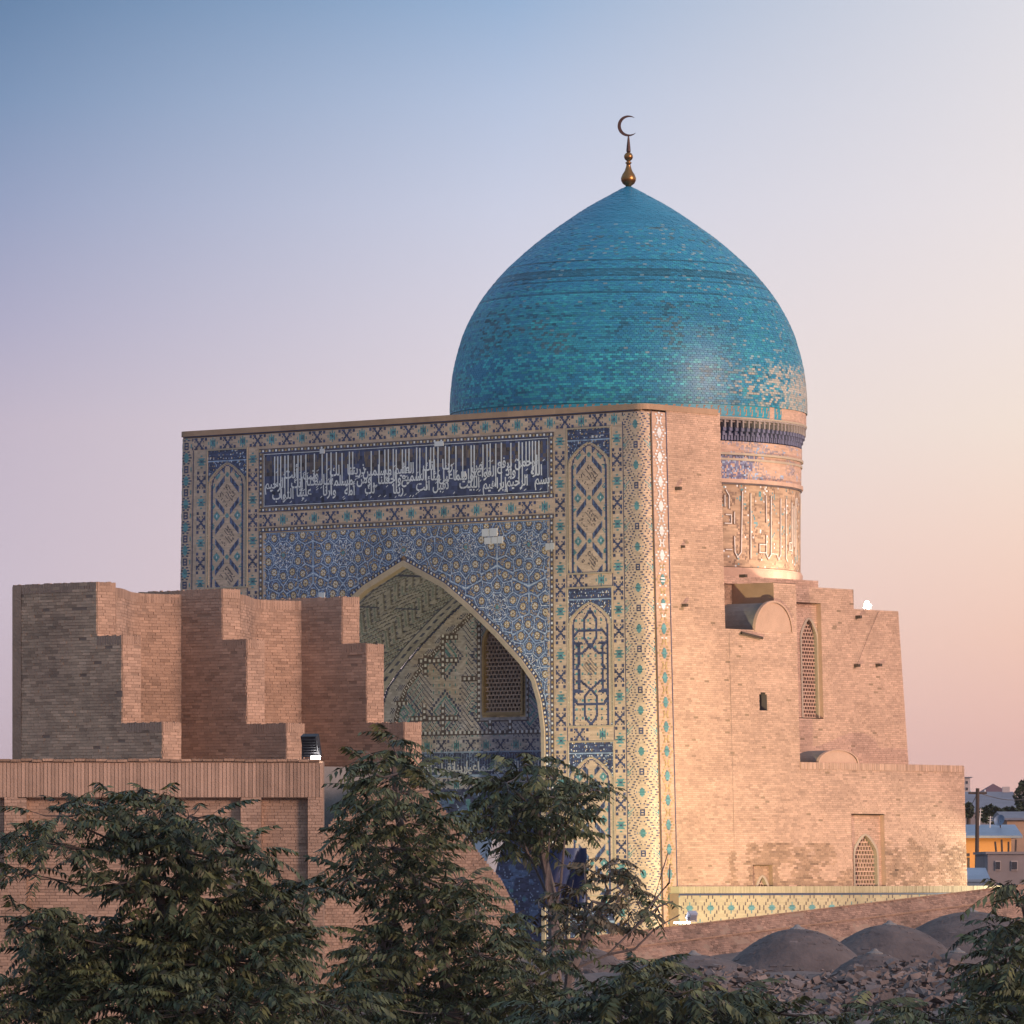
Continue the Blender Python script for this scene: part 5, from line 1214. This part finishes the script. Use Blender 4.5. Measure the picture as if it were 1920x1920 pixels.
# ================================================================== pointed vault end and the block under it
YV = 160.0
vt = thing('vaulted_brick_building', 'brick building with a pointed herringbone vault rising behind the trees', 'building', (-3, YV, GZ))
vf = lambda px, py: ((px - 960) * YV / F, (HY - py) * YV / F)
vmp = lambda u, v, d=0: V3(u, YV - np.asarray(d) + 0 * np.asarray(u), v)
vout = [vf(*p) for p in ((540, 1920), (540, 1640), (575, 1600), (607, 1560), (640, 1515), (672, 1480), (706, 1455), (738, 1440), (770, 1452), (800, 1478), (835, 1520), (870, 1562), (905, 1608), (940, 1650), (965, 1700), (975, 1920))]
vop = [vf(*p) for p in ((708, 1920), (755, 1920), (755, 1740), (731, 1705), (708, 1740))]
def herr(u, v):
    k = (np.floor((u + v) / .22) + np.floor((u - v) / .22)).astype(int) % 2
    return np.zeros(len(u), int), (k - .5) * .5 + (vnoise(u, v * 2, 97) - .5) * .6, (k - .5) * .012
brickwall('vault', [vout, vop], vmp, vt, .14, .07, (BRICKR,), MORTAR, fn=herr, backname='vault_end')
q = Q()
for a_, b_ in zip(vout[:-1], vout[1:]): q.add([vmp(*a_, 0), vmp(*b_, 0), vmp(*b_, -4.5), vmp(*a_, -4.5)])
q.build('vault', PLASTER, vt, smooth=False)
q = Q(); q.box((vf(731, 0)[0], YV + 1.2, -4), (.6, .05, 6)); q.build('doorway', PAL[6], vt)
gw = Q(); a_, b_ = at(598, 1437, 163.5), at(776, 1440, 168.5); gw.add([a_, b_, [b_[0], b_[1], GZ], [a_[0], a_[1], GZ]]); gw.add([a_, b_, b_ + [.6, 1.5, 0], a_ + [.6, 1.5, 0]])
gw.build('rear_wall', PLASTER, vt)
# cloth and sheet in the mouth of the portal
q = Q()
for i in range(10):
    for j in range(8):
        f_ = lambda a, b: at(1010 + a * 9, 1590 + b * 14, 236 + .5 * sin(a * .9 + b * .4))
        q.add([f_(i, j), f_(i + 1, j), f_(i + 1, j + 1), f_(i, j + 1)])
tag(q.build('tarpaulin', mat('blue_tarpaulin', (.018, .028, .10), .6, .1, .3, 2), smooth=True), 'dark blue sheet hanging at the foot of the portal behind the pale trunks', 'tarpaulin')
q = Q(); A, B, C, D = at(868, 1640, 232), at(893, 1562, 234), at(925, 1570, 232), at(905, 1645, 230); q.add([A, B, C, D]); q.add([D, C, C + [.4, 1.5, 0], D + [.4, 1.5, 0]]); q.add([A, B, B + [.4, 1.5, 0], A + [.4, 1.5, 0]])
q.add([A, D, D + [0, .5, -6], A + [0, .5, -6]])
tag(q.build('canvas_tent', mat('white_canvas', (.42, .42, .45), .8, .1, .2, 2)), 'pale canvas tent at the foot of the arch beside the vault', 'tent')

# ================================================================== ground, hills, town
q = Q(); gxs = np.concatenate([[-3200, -2000, -1000, -400], np.linspace(-200, 200, 9), [400, 1000, 2000, 3200]]); gys = np.concatenate([[-400, 0], np.linspace(60, 360, 9), [600, 1000, 2000, 3000, 4000]])
GX, GY = np.meshgrid(gxs, gys); PT = np.stack([GX, GY, np.full(GX.shape, GZ)], -1); q.add(np.stack([PT[:-1, :-1], PT[:-1, 1:], PT[1:, 1:], PT[1:, :-1]], 2).reshape(-1, 4, 3)); q.build('ground', SOIL, kind='structure')
q = Q(); xs_ = np.linspace(-1500, 1800, 200); prev = None
for lay, (Yh, hz, sd) in enumerate(((2600, 30, 3), (3600, 46, 5))):
    hts = hz + 10 * (vnoise(xs_ * .006, 0 * xs_, sd) - .5) + 7 * (vnoise(xs_ * .03, 0 * xs_, sd + 1) - .5) + 5 * vnoise(xs_ * .12, 0 * xs_, sd + 2) * (lay == 0)
    for i in range(199): q.add([(xs_[i], Yh, GZ), (xs_[i + 1], Yh, GZ), (xs_[i + 1], Yh + 300, hts[i + 1]), (xs_[i], Yh + 300, hts[i])], 0, 0)
q.build('hills', mat('far_hills', (.10, .085, .08), .95, .1, .5, .02, dscale=.01), kind='structure', smooth=True)

def house(name, label, px0, px1, pytop, Y, depth, wallm, roofm, roof_h=0, over=.4, cat='house', ridge=None):
    A = at(px0, pytop, Y); B = at(px1, pytop, Y); zt_ = A[2]; o = thing(name, label, cat, (float(A[0]), Y, GZ)); q = Q()
    q.box(((A[0] + B[0]) / 2, Y + depth / 2, (zt_ + GZ) / 2), ((B[0] - A[0]) / 2, depth / 2, (zt_ - GZ) / 2)); q.build('wall', wallm, o)
    q = Q(); x0_, x1_ = A[0] - over, B[0] + over; y0_, y1_ = Y - over, Y + depth + over; zt2 = zt_ + .02
    if roof_h:
        ym = (y0_ + y1_) / 2; xm = ridge if ridge is not None else (x0_ + x1_) / 2
        if ridge == 'long': q.add([(x0_, y0_, zt2), (x1_, y0_, zt2), (x1_, ym, zt2 + roof_h), (x0_, ym, zt2 + roof_h)]); q.add([(x0_, ym, zt2 + roof_h), (x1_, ym, zt2 + roof_h), (x1_, y1_, zt2), (x0_, y1_, zt2)]); q.add([(x0_, y0_, zt2), (x0_, ym, zt2 + roof_h), (x0_, y1_, zt2), (x0_, y1_, zt2)]); q.add([(x1_, y0_, zt2), (x1_, ym, zt2 + roof_h), (x1_, y1_, zt2), (x1_, y1_, zt2)])
        else:
            ap = (xm, ym, zt2 + roof_h)
            for a_, b_ in (((x0_, y0_), (x1_, y0_)), ((x1_, y0_), (x1_, y1_)), ((x1_, y1_), (x0_, y1_)), ((x0_, y1_), (x0_, y0_))): q.add([(*a_, zt2), (*b_, zt2), ap, ap])
    q.box(((x0_ + x1_) / 2, (y0_ + y1_) / 2, zt2 - .05), ((x1_ - x0_) / 2, (y1_ - y0_) / 2, .06)); q.build('roof', roofm, o)
    return o
METB = mat('blue_grey_sheet_metal', (.22, .29, .40), .5, .1, .3, 1.2, metal=.2)
YEL = mat('ochre_plaster', (.55, .30, .10), .85, .1, .3, 1)
GRW = mat('dusty_grey_wall', (.26, .22, .22), .95, .1, .4, .6)
GRR = mat('grey_slate_roof', (.20, .20, .24), .8, .1, .4, .6)
REDR = mat('dull_red_roof', (.20, .08, .085), .8, .1, .3, .6)
PLN = mat('pale_plaster', (.50, .42, .40), .9, .1, .3, .6)
GLS = mat('dark_window_glass', (.03, .035, .05), .15, .1, .2, .6)
yh = house('town_house', 'ochre plastered house glowing under lamplight with a blue metal roof', 1790, 1896, 1568, 330, 9, YEL, METB, .62, .55, ridge='long')
for (px0, px1) in ((1803, 1819), (1836, 1851)):
    a_ = at(px0, 1628, 330); b_ = at(px1, 1600, 330); q = Q(); q.box(((a_[0] + b_[0]) / 2, 330 - .03, (a_[2] + b_[2]) / 2), ((b_[0] - a_[0]) / 2, .05, (b_[2] - a_[2]) / 2)); w_ = q.build('window', YEL, yh)
    for (k0_, k1_, m0, m1) in ((.06, .55, .0, .72), (.66, .94, .0, .72), (.06, .94, .80, 1.0)):
        q = Q(); xa_, xb_ = a_[0] + (b_[0] - a_[0]) * k0_, a_[0] + (b_[0] - a_[0]) * k1_; za_, zb_ = a_[2] + (b_[2] - a_[2]) * m0, a_[2] + (b_[2] - a_[2]) * m1; q.box(((xa_ + xb_) / 2, 330 - .09, (za_ + zb_) / 2), ((xb_ - xa_) / 2, .02, (zb_ - za_) / 2)); q.build('pane', GLS, w_)
ll = bpy.data.lights.new('porch_lamp', 'POINT'); ll.energy = 420; ll.color = (1, .55, .18); ll.shadow_soft_size = .3; lo_ = bpy.data.objects.new('porch_lamp', ll); COL.objects.link(lo_); lo_.location = at(1862, 1618, 326.0).tolist()
house('shed', 'plain dusty grey outbuilding at the right edge in front of the ochre house', 1852, 1990, 1598, 300, 8, GRW, GRW, 0, .1, 'shed')
house('lean_to', 'low blue grey sheet roof between the hall corner and the outbuilding', 1795, 1853, 1650, 296, 6, METB, METB, .55, .1, 'shed', ridge='long')
house('town_house', 'long house under a broad grey slate roof behind the shrubs', 1770, 1912, 1522, 520, 22, GRW, GRR, 1.75, .3, ridge='long')
house('town_house', 'distant house with a pointed dull red roof on the skyline', 1850, 1884, 1485, 700, 8, GRW, REDR, .95, .4)
house('tower_block', 'pale distant tower block rising just beside the hall corner', 1800, 1819, 1457, 900, 10, PLN, GRR, 0, .3, 'tower')
house('town_house', 'dark low brick house at the right edge behind the satellite dish', 1888, 2000, 1535, 420, 10, BRICK, GRR, .5, .3, ridge='long')
for (px0, px1, py0, py1, Yw, par, nm) in ((1862, 1872, 1612, 1628, 300, None, 'a'), (1890, 1902, 1612, 1628, 300, None, 'a')):
    pass
for hs_, wins, Yw in ((bpy.data.objects['shed'], ((1866, 1876, 1614, 1632), (1896, 1908, 1614, 1632)), 300), (bpy.data.objects['tower_block'], ((1804, 1808, 1464, 1470), (1811, 1815, 1464, 1470), (1804, 1808, 1476, 1482), (1811, 1815, 1476, 1482)), 900)):
    for (px0, px1, py0, py1) in wins:
        a_ = at(px0, py1, Yw); b_ = at(px1, py0, Yw); q = Q(); q.box(((a_[0] + b_[0]) / 2, Yw - .02, (a_[2] + b_[2]) / 2), ((b_[0] - a_[0]) / 2, .05, (b_[2] - a_[2]) / 2)); w_ = q.build('window', PLN, hs_)
        q = Q(); q.box(((a_[0] + b_[0]) / 2, Yw - .08, (a_[2] + b_[2]) / 2), ((b_[0] - a_[0]) * .40, .02, (b_[2] - a_[2]) * .40)); q.build('pane', GLS, w_)
q = Q(); a_ = at(1886, 1500, 531); q.box(a_ + [0, 0, .3], (.3, .3, .8)); q.build('chimney', PLN, bpy.data.objects['town_house.001'])
# utility pole
o = thing('utility_pole', 'dark wooden utility pole standing in front of the ochre house', 'pole', tuple(float(v) for v in (*at(1829, 0, 312)[:2], GZ))); q = Q(); q.tube([at(1827, 1700, 312) * [1, 1, 0] + [0, 0, GZ], at(1833, 1478, 312)], [.13, .09], 8); q.build('post', WOOD, o)
q = Q(); c_ = at(1833, 1487, 312); q.box(c_, (.45, .04, .05)); q.build('crossarm', WOOD, o)
for k, dx in enumerate((-.35, .35)):
    q = Q(); q.lathe([(.03, 0), (.05, .05), (.02, .12), (0, .13)], c_ + [dx, 0, .05], 8); q.build('insulator', WHITEM, o)
# satellite dish and aerials on the blue roof
c_ = at(1876, 1540, 333); o = thing('satellite_dish', 'round grey satellite dish on the blue metal roof', 'dish', tuple(float(v) for v in c_)); q = Q(); nrm = np.array([-.45, -.8, .35]); nrm /= np.linalg.norm(nrm); a_ = np.cross(nrm, (0, 0, 1)); a_ /= np.linalg.norm(a_); b_ = np.cross(a_, nrm)
th = np.arange(20) * 2 * pi / 20; rg = [c_ + nrm * (.18 * f_ * f_) + .31 * f_ * (np.outer(np.cos(th), a_) + np.outer(np.sin(th), b_)) for f_ in (0.01, .4, .7, 1)]
for A, B in zip(rg[:-1], rg[1:]): q.add(np.stack([A, np.roll(A, -1, 0), np.roll(B, -1, 0), B], 1))
q.build('reflector', METB, o, smooth=True); q = Q(); q.tube([c_, c_ + [0, .1, -.45]], .03, 5); q.build('mast', WOOD, o); q = Q(); q.tube([c_ - b_ * .28, c_ + nrm * .35], .012, 4); q.build('feed_arm', WOOD, o)
for (px, py0, py1, lean, lab) in ((1836, 1548, 1516, 3, 'leaning white aerial rod on the blue roof near the pole'), (1856, 1552, 1530, 1, 'short grey aerial between the pole and the satellite dish')):
    o = thing('aerial', lab, 'aerial', tuple(float(v) for v in at(px, py0, 331))); q = Q(); A = at(px, py0, 331); B = at(px + lean, py1, 331); q.tube([A, B], [.045, .02], 5); q.build('rod', WHITEM, o)
    q = Q()
    for k in (.5, .7, .9): c_ = A + (B - A) * k; q.box(c_, (.12, .01, .01))
    q.build('element', WHITEM, o)
for k, px in enumerate((1868, 1879, 1891, 1904)):
    q = Q(); A = at(px, 1600, 301 + k); B = at(px - 2 + k, 1578 - 4 * (k % 2), 301 + k); q.tube([A, B], .05, 5)
    tag(q.build('timber_post', WOOD), ('leftmost bare timber post', 'second bare timber post from the left', 'third bare timber post from the left', 'rightmost bare timber post')[k] + ' on the grey outbuilding roof', 'post', 'timber posts on the outbuilding')
# utility wire
q = Q(); A = at(1833, 1486, 312); B = at(1800, 1492, 500); q.tube([A + (B - A) * k / 8 - np.array([0, 0, .9 * sin(pi * k / 8)]) for k in range(9)], .02, 3); B = at(1960, 1482, 420); q.tube([A + (B - A) * k / 8 - np.array([0, 0, .5 * sin(pi * k / 8)]) for k in range(9)], .02, 3)
tag(q.build('power_line', WOOD), 'thin dark power line sagging from the utility pole', 'cable')

# ================================================================== trees
def frond(n, L, r_):
    """one drooping compound leaf: midrib with paired pointed leaflets; returns quads in local space, x along the rib"""
    q = []; t_ = []
    for i in range(n):
        f_ = .12 + .88 * i / (n - 1); x_ = L * f_; z_ = -.35 * L * f_ * f_
        for sg in (-1, 1):
            l_ = .145 * (1.1 - .45 * abs(f_ - .45)) * r_.uniform(.8, 1.15); w2 = l_ * .19; an = sg * R(r_.uniform(45, 70)); dr = r_.uniform(.35, 1.1)
            d_ = np.array([cos(an) * .7, sin(an), -dr]); d_ /= np.linalg.norm(d_); sd = np.cross(d_, (r_.uniform(-.5, .5), r_.uniform(-.5, .5), 1)); sd /= np.linalg.norm(sd) + 1e-9; b_ = np.array([x_, 0, z_]); m_ = b_ + d_ * l_ * .38
            q.append([b_, m_ + sd * w2, b_ + d_ * l_ + [0, 0, -.02], m_ - sd * w2]); t_.append(r_.gauss(0, .5))
    for i in range(5):
        a_, b_ = i / 5, (i + 1) / 5; A = np.array([L * a_, 0, -.35 * L * a_ * a_]); B = np.array([L * b_, 0, -.35 * L * b_ * b_]); o_ = np.array([0, .004, .004]); q.append([A - o_, B - o_, B + o_, A + o_]); t_.append(-.3)
    return np.array(q, float), np.array(t_)
rr_ = random.Random(5)
FR = [frond(rr_.choice([8, 9, 10, 11]), rr_.uniform(.42, .62), rr_) for _ in range(14)]
def tree(name, label, Y, clusters, trunk, dens=1.0, leafm=LEAF, barkm=BARK, nleaf=110, scale=1.0, branches=(), cat='tree', ydepth=2.2, rad=.08):
    base = at(trunk[0][0], 0, Y); o = thing(name, label, cat, (float(base[0]), Y, GZ))
    q = Q(); pts = [np.array([base[0], Y, GZ])] + [at(px, py, Y + dy) for px, py, dy in trunk]
    q.tube(pts, np.linspace(rad * 1.8, rad * .5, len(pts)), 7); q.build('trunk', barkm, o)
    q = Q()
    nodes = [np.array(p) for p in pts[1:]]
    fr = []
    for (px, py, rx, ry) in clusters:
        ce = at(px, py, Y + random.uniform(-.5, .5) * ydepth)
        j = min(nodes, key=lambda p: np.linalg.norm(p - ce) + (2.0 if p[2] > ce[2] + .1 else 0)); mid = (j + ce) / 2 + np.array([random.uniform(-.1, .1), 0, random.uniform(-.15, .0)])
        q.tube([j, mid, ce], [rad * .32, rad * .22, rad * .1], 5); nodes.append(ce)
        n_ = int(max(9, dens * rx * ry * pi / 900.0 * 5.0 * (1.25 if py > 1760 else 1.0) / scale ** 2))
        for k in range(n_):
            an = random.uniform(0, 2 * pi); rr = math.sqrt(random.random()); ox, oz = rx * rr * cos(an) * Y / F, ry * rr * sin(an) * Y / F; oy = random.uniform(-.5, .5) * ydepth * .9
            p_ = ce + [ox, oy, oz]; hd = math.atan2(oy - .25 * random.random(), ox) + random.gauss(0, .8)
            fr.append((p_, hd, random.uniform(-.5, .35) + .35 * (oz > 0), random.uniform(.75, 1.2) * scale, random.randrange(len(FR)), rr))
            if k % 3 == 0: q.tube([ce, (ce + p_) / 2 + [0, 0, -.03], p_], [.014, .01, .006], 3)
    for br in branches: q.tube([at(px, py, Y + dy) for px, py, dy in br], np.linspace(rad * .35, .008, len(br)), 5)
    q.build('branches', barkm, o, kind='stuff')
    fr.sort(key=lambda f_: -(f_[5] * 1.0 - f_[0][1] * .3 + f_[3] * .3)); rest_ = Q(); ms = {}
    for n_, (p_, hd, pit, sc_, k, _) in enumerate(fr):
        M_ = Matrix.Rotation(hd, 3, 'Z') @ Matrix.Rotation(-pit, 3, 'Y') @ Matrix.Rotation(random.uniform(-.4, .4), 3, 'X')
        if n_ < nleaf:
            if k not in ms:
                qq = Q(); qq.add(FR[k][0], 0, FR[k][1]); b_ = qq.build('leaf', LEAF2 if k % 4 == 1 else leafm); ms[k] = b_.data; bpy.data.objects.remove(b_)
            b_ = bpy.data.objects.new('leaf', ms[k]); COL.objects.link(b_); b_.parent = o; b_.location = Vector(p_.tolist()) - o.location; b_.rotation_euler = M_.to_euler(); b_.scale = (sc_,) * 3
        else: rest_.add(FR[k][0] @ (np.array(M_) * sc_).T + p_, int(random.random() < .28), FR[k][1] + random.gauss(0, .35))
    if rest_.v: rest_.build('crown', [leafm, LEAF2], o, kind='stuff')
    return o
tree('leafy_tree', 'broad dark leafy tree filling the lower left in front of the brick wall', 92,
     [(110, 1530, 55, 24), (185, 1508, 55, 26), (275, 1508, 60, 30), (355, 1530, 50, 26), (50, 1568, 42, 20), (115, 1585, 60, 26), (62, 1640, 45, 16), (250, 1558, 75, 36), (330, 1590, 66, 38), (420, 1605, 66, 40), (480, 1592, 28, 20), (415, 1545, 30, 18), (235, 1655, 40, 22), (330, 1680, 95, 50), (430, 1700, 95, 50), (50, 1735, 50, 36), (150, 1775, 95, 52), (280, 1780, 115, 60), (420, 1800, 125, 60), (530, 1765, 50, 40), (575, 1668, 30, 20), (60, 1850, 90, 50), (250, 1870, 140, 55), (430, 1885, 140, 50), (600, 1880, 80, 40), (500, 1690, 60, 40), (40, 1905, 60, 30)],
     [(330, 1920, 0), (320, 1800, 0), (300, 1680, .2), (270, 1590, 0)], 1.05, nleaf=260, barkm=BARKD)
tree('leafy_tree', 'middle tree with a tall leafy leader rising against the stepped brick wall', 99,
     [(737, 1400, 22, 20), (722, 1424, 50, 26), (688, 1446, 38, 16), (765, 1445, 38, 26), (735, 1455, 50, 24), (748, 1485, 54, 30), (700, 1510, 50, 24), (755, 1525, 64, 32), (665, 1545, 40, 18), (810, 1545, 36, 24), (680, 1570, 50, 28), (735, 1590, 70, 36), (800, 1590, 44, 40), (650, 1645, 56, 34), (745, 1660, 80, 42), (870, 1650, 40, 30), (835, 1700, 60, 40), (890, 1720, 55, 36), (790, 1755, 90, 40), (900, 1790, 90, 46), (700, 1790, 60, 40), (760, 1840, 100, 45), (900, 1870, 110, 45), (660, 1890, 90, 36), (1000, 1840, 70, 50), (830, 1900, 120, 30)],
     [(850, 1920, 0), (830, 1800, .2), (770, 1640, 0), (745, 1520, 0), (738, 1430, 0)], .85, nleaf=240, leafm=LEAF3, branches=[[(770, 1640, 0), (820, 1660, -.3), (860, 1700, -.4)], [(850, 1920, 0), (930, 1800, .1), (880, 1690, .3), (830, 1600, .4)]])
tree('pale_trunked_tree', 'tree with pale forking trunks and an olive crown in front of the arch base', 106,
     [(985, 1432, 36, 18), (1030, 1448, 52, 28), (950, 1468, 52, 30), (1000, 1492, 72, 40), (1045, 1505, 50, 30), (975, 1530, 60, 30), (915, 1512, 34, 20), (1075, 1482, 24, 18), (1095, 1500, 20, 16), (1055, 1545, 40, 30), (960, 1550, 56, 30), (925, 1560, 36, 22), (1000, 1585, 46, 24), (1115, 1480, 16, 10)],
     [(1040, 1920, 0), (1040, 1760, 0), (1035, 1680, 0), (1018, 1600, 0), (1005, 1520, 0)], .85, nleaf=120, leafm=LEAF3, branches=[[(1038, 1730, 0), (1052, 1650, -.2), (1060, 1560, -.2), (1080, 1500, 0)], [(1036, 1700, 0), (1000, 1620, .2), (960, 1560, .2)], [(1040, 1760, 0), (1024, 1660, -.4), (1030, 1560, -.4), (1060, 1480, -.3)], [(1030, 1640, 0), (990, 1600, 0), (960, 1520, .1)]], rad=.085)
tree('bronze_leafed_tree', 'sparse bronze leafed tree with bare grey twigs reaching right over the roof', 101,
     [(1130, 1640, 44, 26), (1170, 1655, 40, 30), (1110, 1690, 44, 30), (1195, 1690, 24, 22), (1060, 1720, 50, 30), (1110, 1745, 40, 22), (1020, 1780, 50, 36), (1150, 1620, 30, 16), (1010, 1700, 30, 24), (980, 1900, 60, 24)],
     [(1060, 1920, 0), (1070, 1820, 0), (1110, 1740, .1), (1140, 1670, 0)], .62, leafm=LEAFR, nleaf=100, rad=.07,
     branches=[[(1070, 1820, 0), (1140, 1790, 0), (1190, 1740, 0), (1225, 1690, .1), (1240, 1640, .1), (1252, 1600, .1)], [(1190, 1740, 0), (1235, 1700, -.1), (1262, 1690, -.1)], [(1225, 1690, 0), (1255, 1655, .1), (1256, 1620, .1)], [(1140, 1790, 0), (1190, 1780, -.1), (1230, 1740, -.2), (1275, 1715, -.2)], [(1090, 1780, 0), (1100, 1690, -.2), (1095, 1620, -.2)], [(1110, 1740, 0), (1150, 1700, -.2), (1185, 1655, -.2)], [(1070, 1820, 0), (1060, 1740, .2), (1075, 1650, .3)]])
tree('leafy_tree', 'dark tree at the right edge in front of the clay roof domes', 86,
     [(1902, 1658, 22, 8), (1915, 1690, 34, 18), (1850, 1742, 22, 10), (1895, 1745, 46, 20), (1885, 1790, 40, 28), (1915, 1840, 44, 34), (1870, 1840, 30, 26), (1880, 1890, 60, 30), (1935, 1760, 36, 40), (1940, 1880, 40, 40)],
     [(1960, 1920, 0), (1945, 1800, 0), (1920, 1700, 0)], .95, nleaf=90, barkm=BARKD)
tree('leafy_shrub', 'dark drooping foliage along the bottom right in front of the rubble', 80,
     [(1215, 1818, 44, 20), (1190, 1850, 55, 30), (1290, 1860, 50, 22), (1375, 1868, 55, 18), (1150, 1890, 70, 34), (1300, 1900, 110, 22), (1440, 1898, 60, 20), (1540, 1912, 70, 12), (1640, 1898, 60, 16), (1740, 1908, 70, 16), (1830, 1900, 40, 20), (1060, 1900, 70, 26)],
     [(1300, 1990, 0), (1280, 1930, 0), (1240, 1870, 0)], .95, nleaf=150, barkm=BARKD, cat='shrub')
# far trees in the town
def far_tree(label, px, py, rx, ry, Y, cat='tree', n=900):
    c_ = at(px, py, Y); o = thing('far_tree', label, cat, (float(c_[0]), Y, GZ)); q = Q(); q.tube([(c_[0], Y, GZ), c_], [.3, .15], 6); q.build('trunk', WOOD, o)
    q = Q(); k = Y / F
    for _ in range(n):
        an, rr = random.uniform(0, 2 * pi), random.random() ** .4; wob = .8 + .3 * vnoise(np.array(an * 3), np.array(px * .1), 3); p_ = c_ + [rx * k * rr * cos(an) * wob, random.uniform(-1, 1) * rx * k * .5, ry * k * rr * sin(an) * wob]; s_ = random.uniform(.10, .22) * Y / 450; a_ = np.random.default_rng(_).normal(size=3); a_ /= np.linalg.norm(a_); b_ = np.cross(a_, (0, .3, 1)); b_ /= np.linalg.norm(b_); 
        q.add([p_ - a_ * s_, p_ + b_ * s_ * .7, p_ + a_ * s_, p_ - b_ * s_ * .7], 0, random.gauss(0, .5))
    q.build('crown', LEAF, o, kind='stuff')
far_tree('round bushy tree between the grey slate roof and the blue roof', 1858, 1528, 30, 18, 440)
far_tree('low shrubby tree right of the round one, before the slate roof', 1892, 1528, 24, 16, 450)
far_tree('tall dark tree cut by the right edge of the view', 1922, 1496, 20, 38, 470)
far_tree('small dark tree beside the hall corner behind the pole', 1816, 1520, 10, 16, 450, n=300)

# ================================================================== lit floodlights of the monument and their light
def spot(loc, tgt, watt, col, ang, blend=.6, size=.15):
    l_ = bpy.data.lights.new('flood', 'SPOT'); l_.energy = watt; l_.color = col; l_.spot_size = R(ang); l_.spot_blend = blend; l_.shadow_soft_size = size
    o = bpy.data.objects.new('flood', l_); COL.objects.link(o); o.location = [float(v) for v in loc]; o.rotation_euler = (Vector([float(v) for v in tgt]) - Vector([float(v) for v in loc])).to_track_quat('-Z', 'Y').to_euler(); return o
# A: on the right shoulder of the hall, lighting drum and dome foot
sB, zB = sz(1645, 1147, SBK); pA = sid(sB, zB + .05, -.5, SBK); floodlight('floodlight', 'glaring lit floodlight on the right shoulder of the prayer hall', pA, .30, .24, R(20), R(100), True, WHITEM)
q = Q(); q.lathe([(0.001, -.11), (.08, -.08), (.11, 0), (.08, .08), (.001, .11)], pA + [-.05, -.35, .28], 12); tag(q.build('lamp_globe', GLOW, smooth=True), 'bright white lamp bulb shining beside the shoulder floodlight', 'lamp')
spot(pA + [-.3, -.2, .5], [DC[0] + 5.0, DC[1] - 3, zof(900)], 1000, (1, .82, .62), 95)
# B: at the far end of the tiled parapet
pB = P(TW - .75, 25.5, -.55); floodlight('floodlight', 'lit floodlight at the far right end of the tiled parapet', pB, .22, .30, R(0), R(150), True, WHITEM)
spot(pB + [-.2, -.5, .35], P(TW - .1, 10, -1.2), 3000, (1, .93, .62), 75)
# C: at the foot of the portal corner
pC = np.array(at(1297, 1727, 232)); floodlight('floodlight', 'small pale blue floodlight on the brick edge below the tiled parapet', pC, .34, .30, R(35), R(30), False, mat('pale_blue_enamel', (.38, .40, .50), .4, .1, .1, 3))
q = Q(); q.box(np.array(at(1279, 1730, 232)), (.28, .07, .03)); tag(q.build('light_tray', GLOW), 'glowing strip lamp lying beside the small pale blue floodlight', 'lamp')
spot(pC + [-.5, .4, .5], P(-.5, 3.0, 4.0), 14000, (1, .86, .48), 90, .9)
spot(pC + [-1.2, .4, .5], P(1.2, 0, 3.5), 3000, (1, .84, .50), 90, .9)
# cable hanging down from the shoulder lamp
q = Q(); A = sid(sB, zB, .06, SBK); B = sid(*sz(1603, 1246, SBK), .12, SBK); q.tube([A, (A + B) / 2 + [0, 0, .05], B], .009, 4); tag(q.build('lamp_cable', WOOD), 'thin black cable running down the wall from the shoulder lamp', 'cable')

hz = Q(); hz.box((0, 1800, 31), (3300, 2250, 44)); ho = hz.build('haze', [])
hm = bpy.data.materials.new('haze_air'); hm.use_nodes = True; hm.node_tree.nodes.clear(); pv = hm.node_tree.nodes.new('ShaderNodeVolumePrincipled'); oo = hm.node_tree.nodes.new('ShaderNodeOutputMaterial'); hm.node_tree.links.new(pv.outputs[0], oo.inputs['Volume'])
pv.inputs['Color'].default_value = (.95, .90, .92, 1); pv.inputs['Density'].default_value = .00008; pv.inputs['Anisotropy'].default_value = .2
ho.data.materials.append(hm); tag(ho, None, None, kind='stuff')
for o in list(bpy.data.objects):
    if '_o' in o: del o['_o']
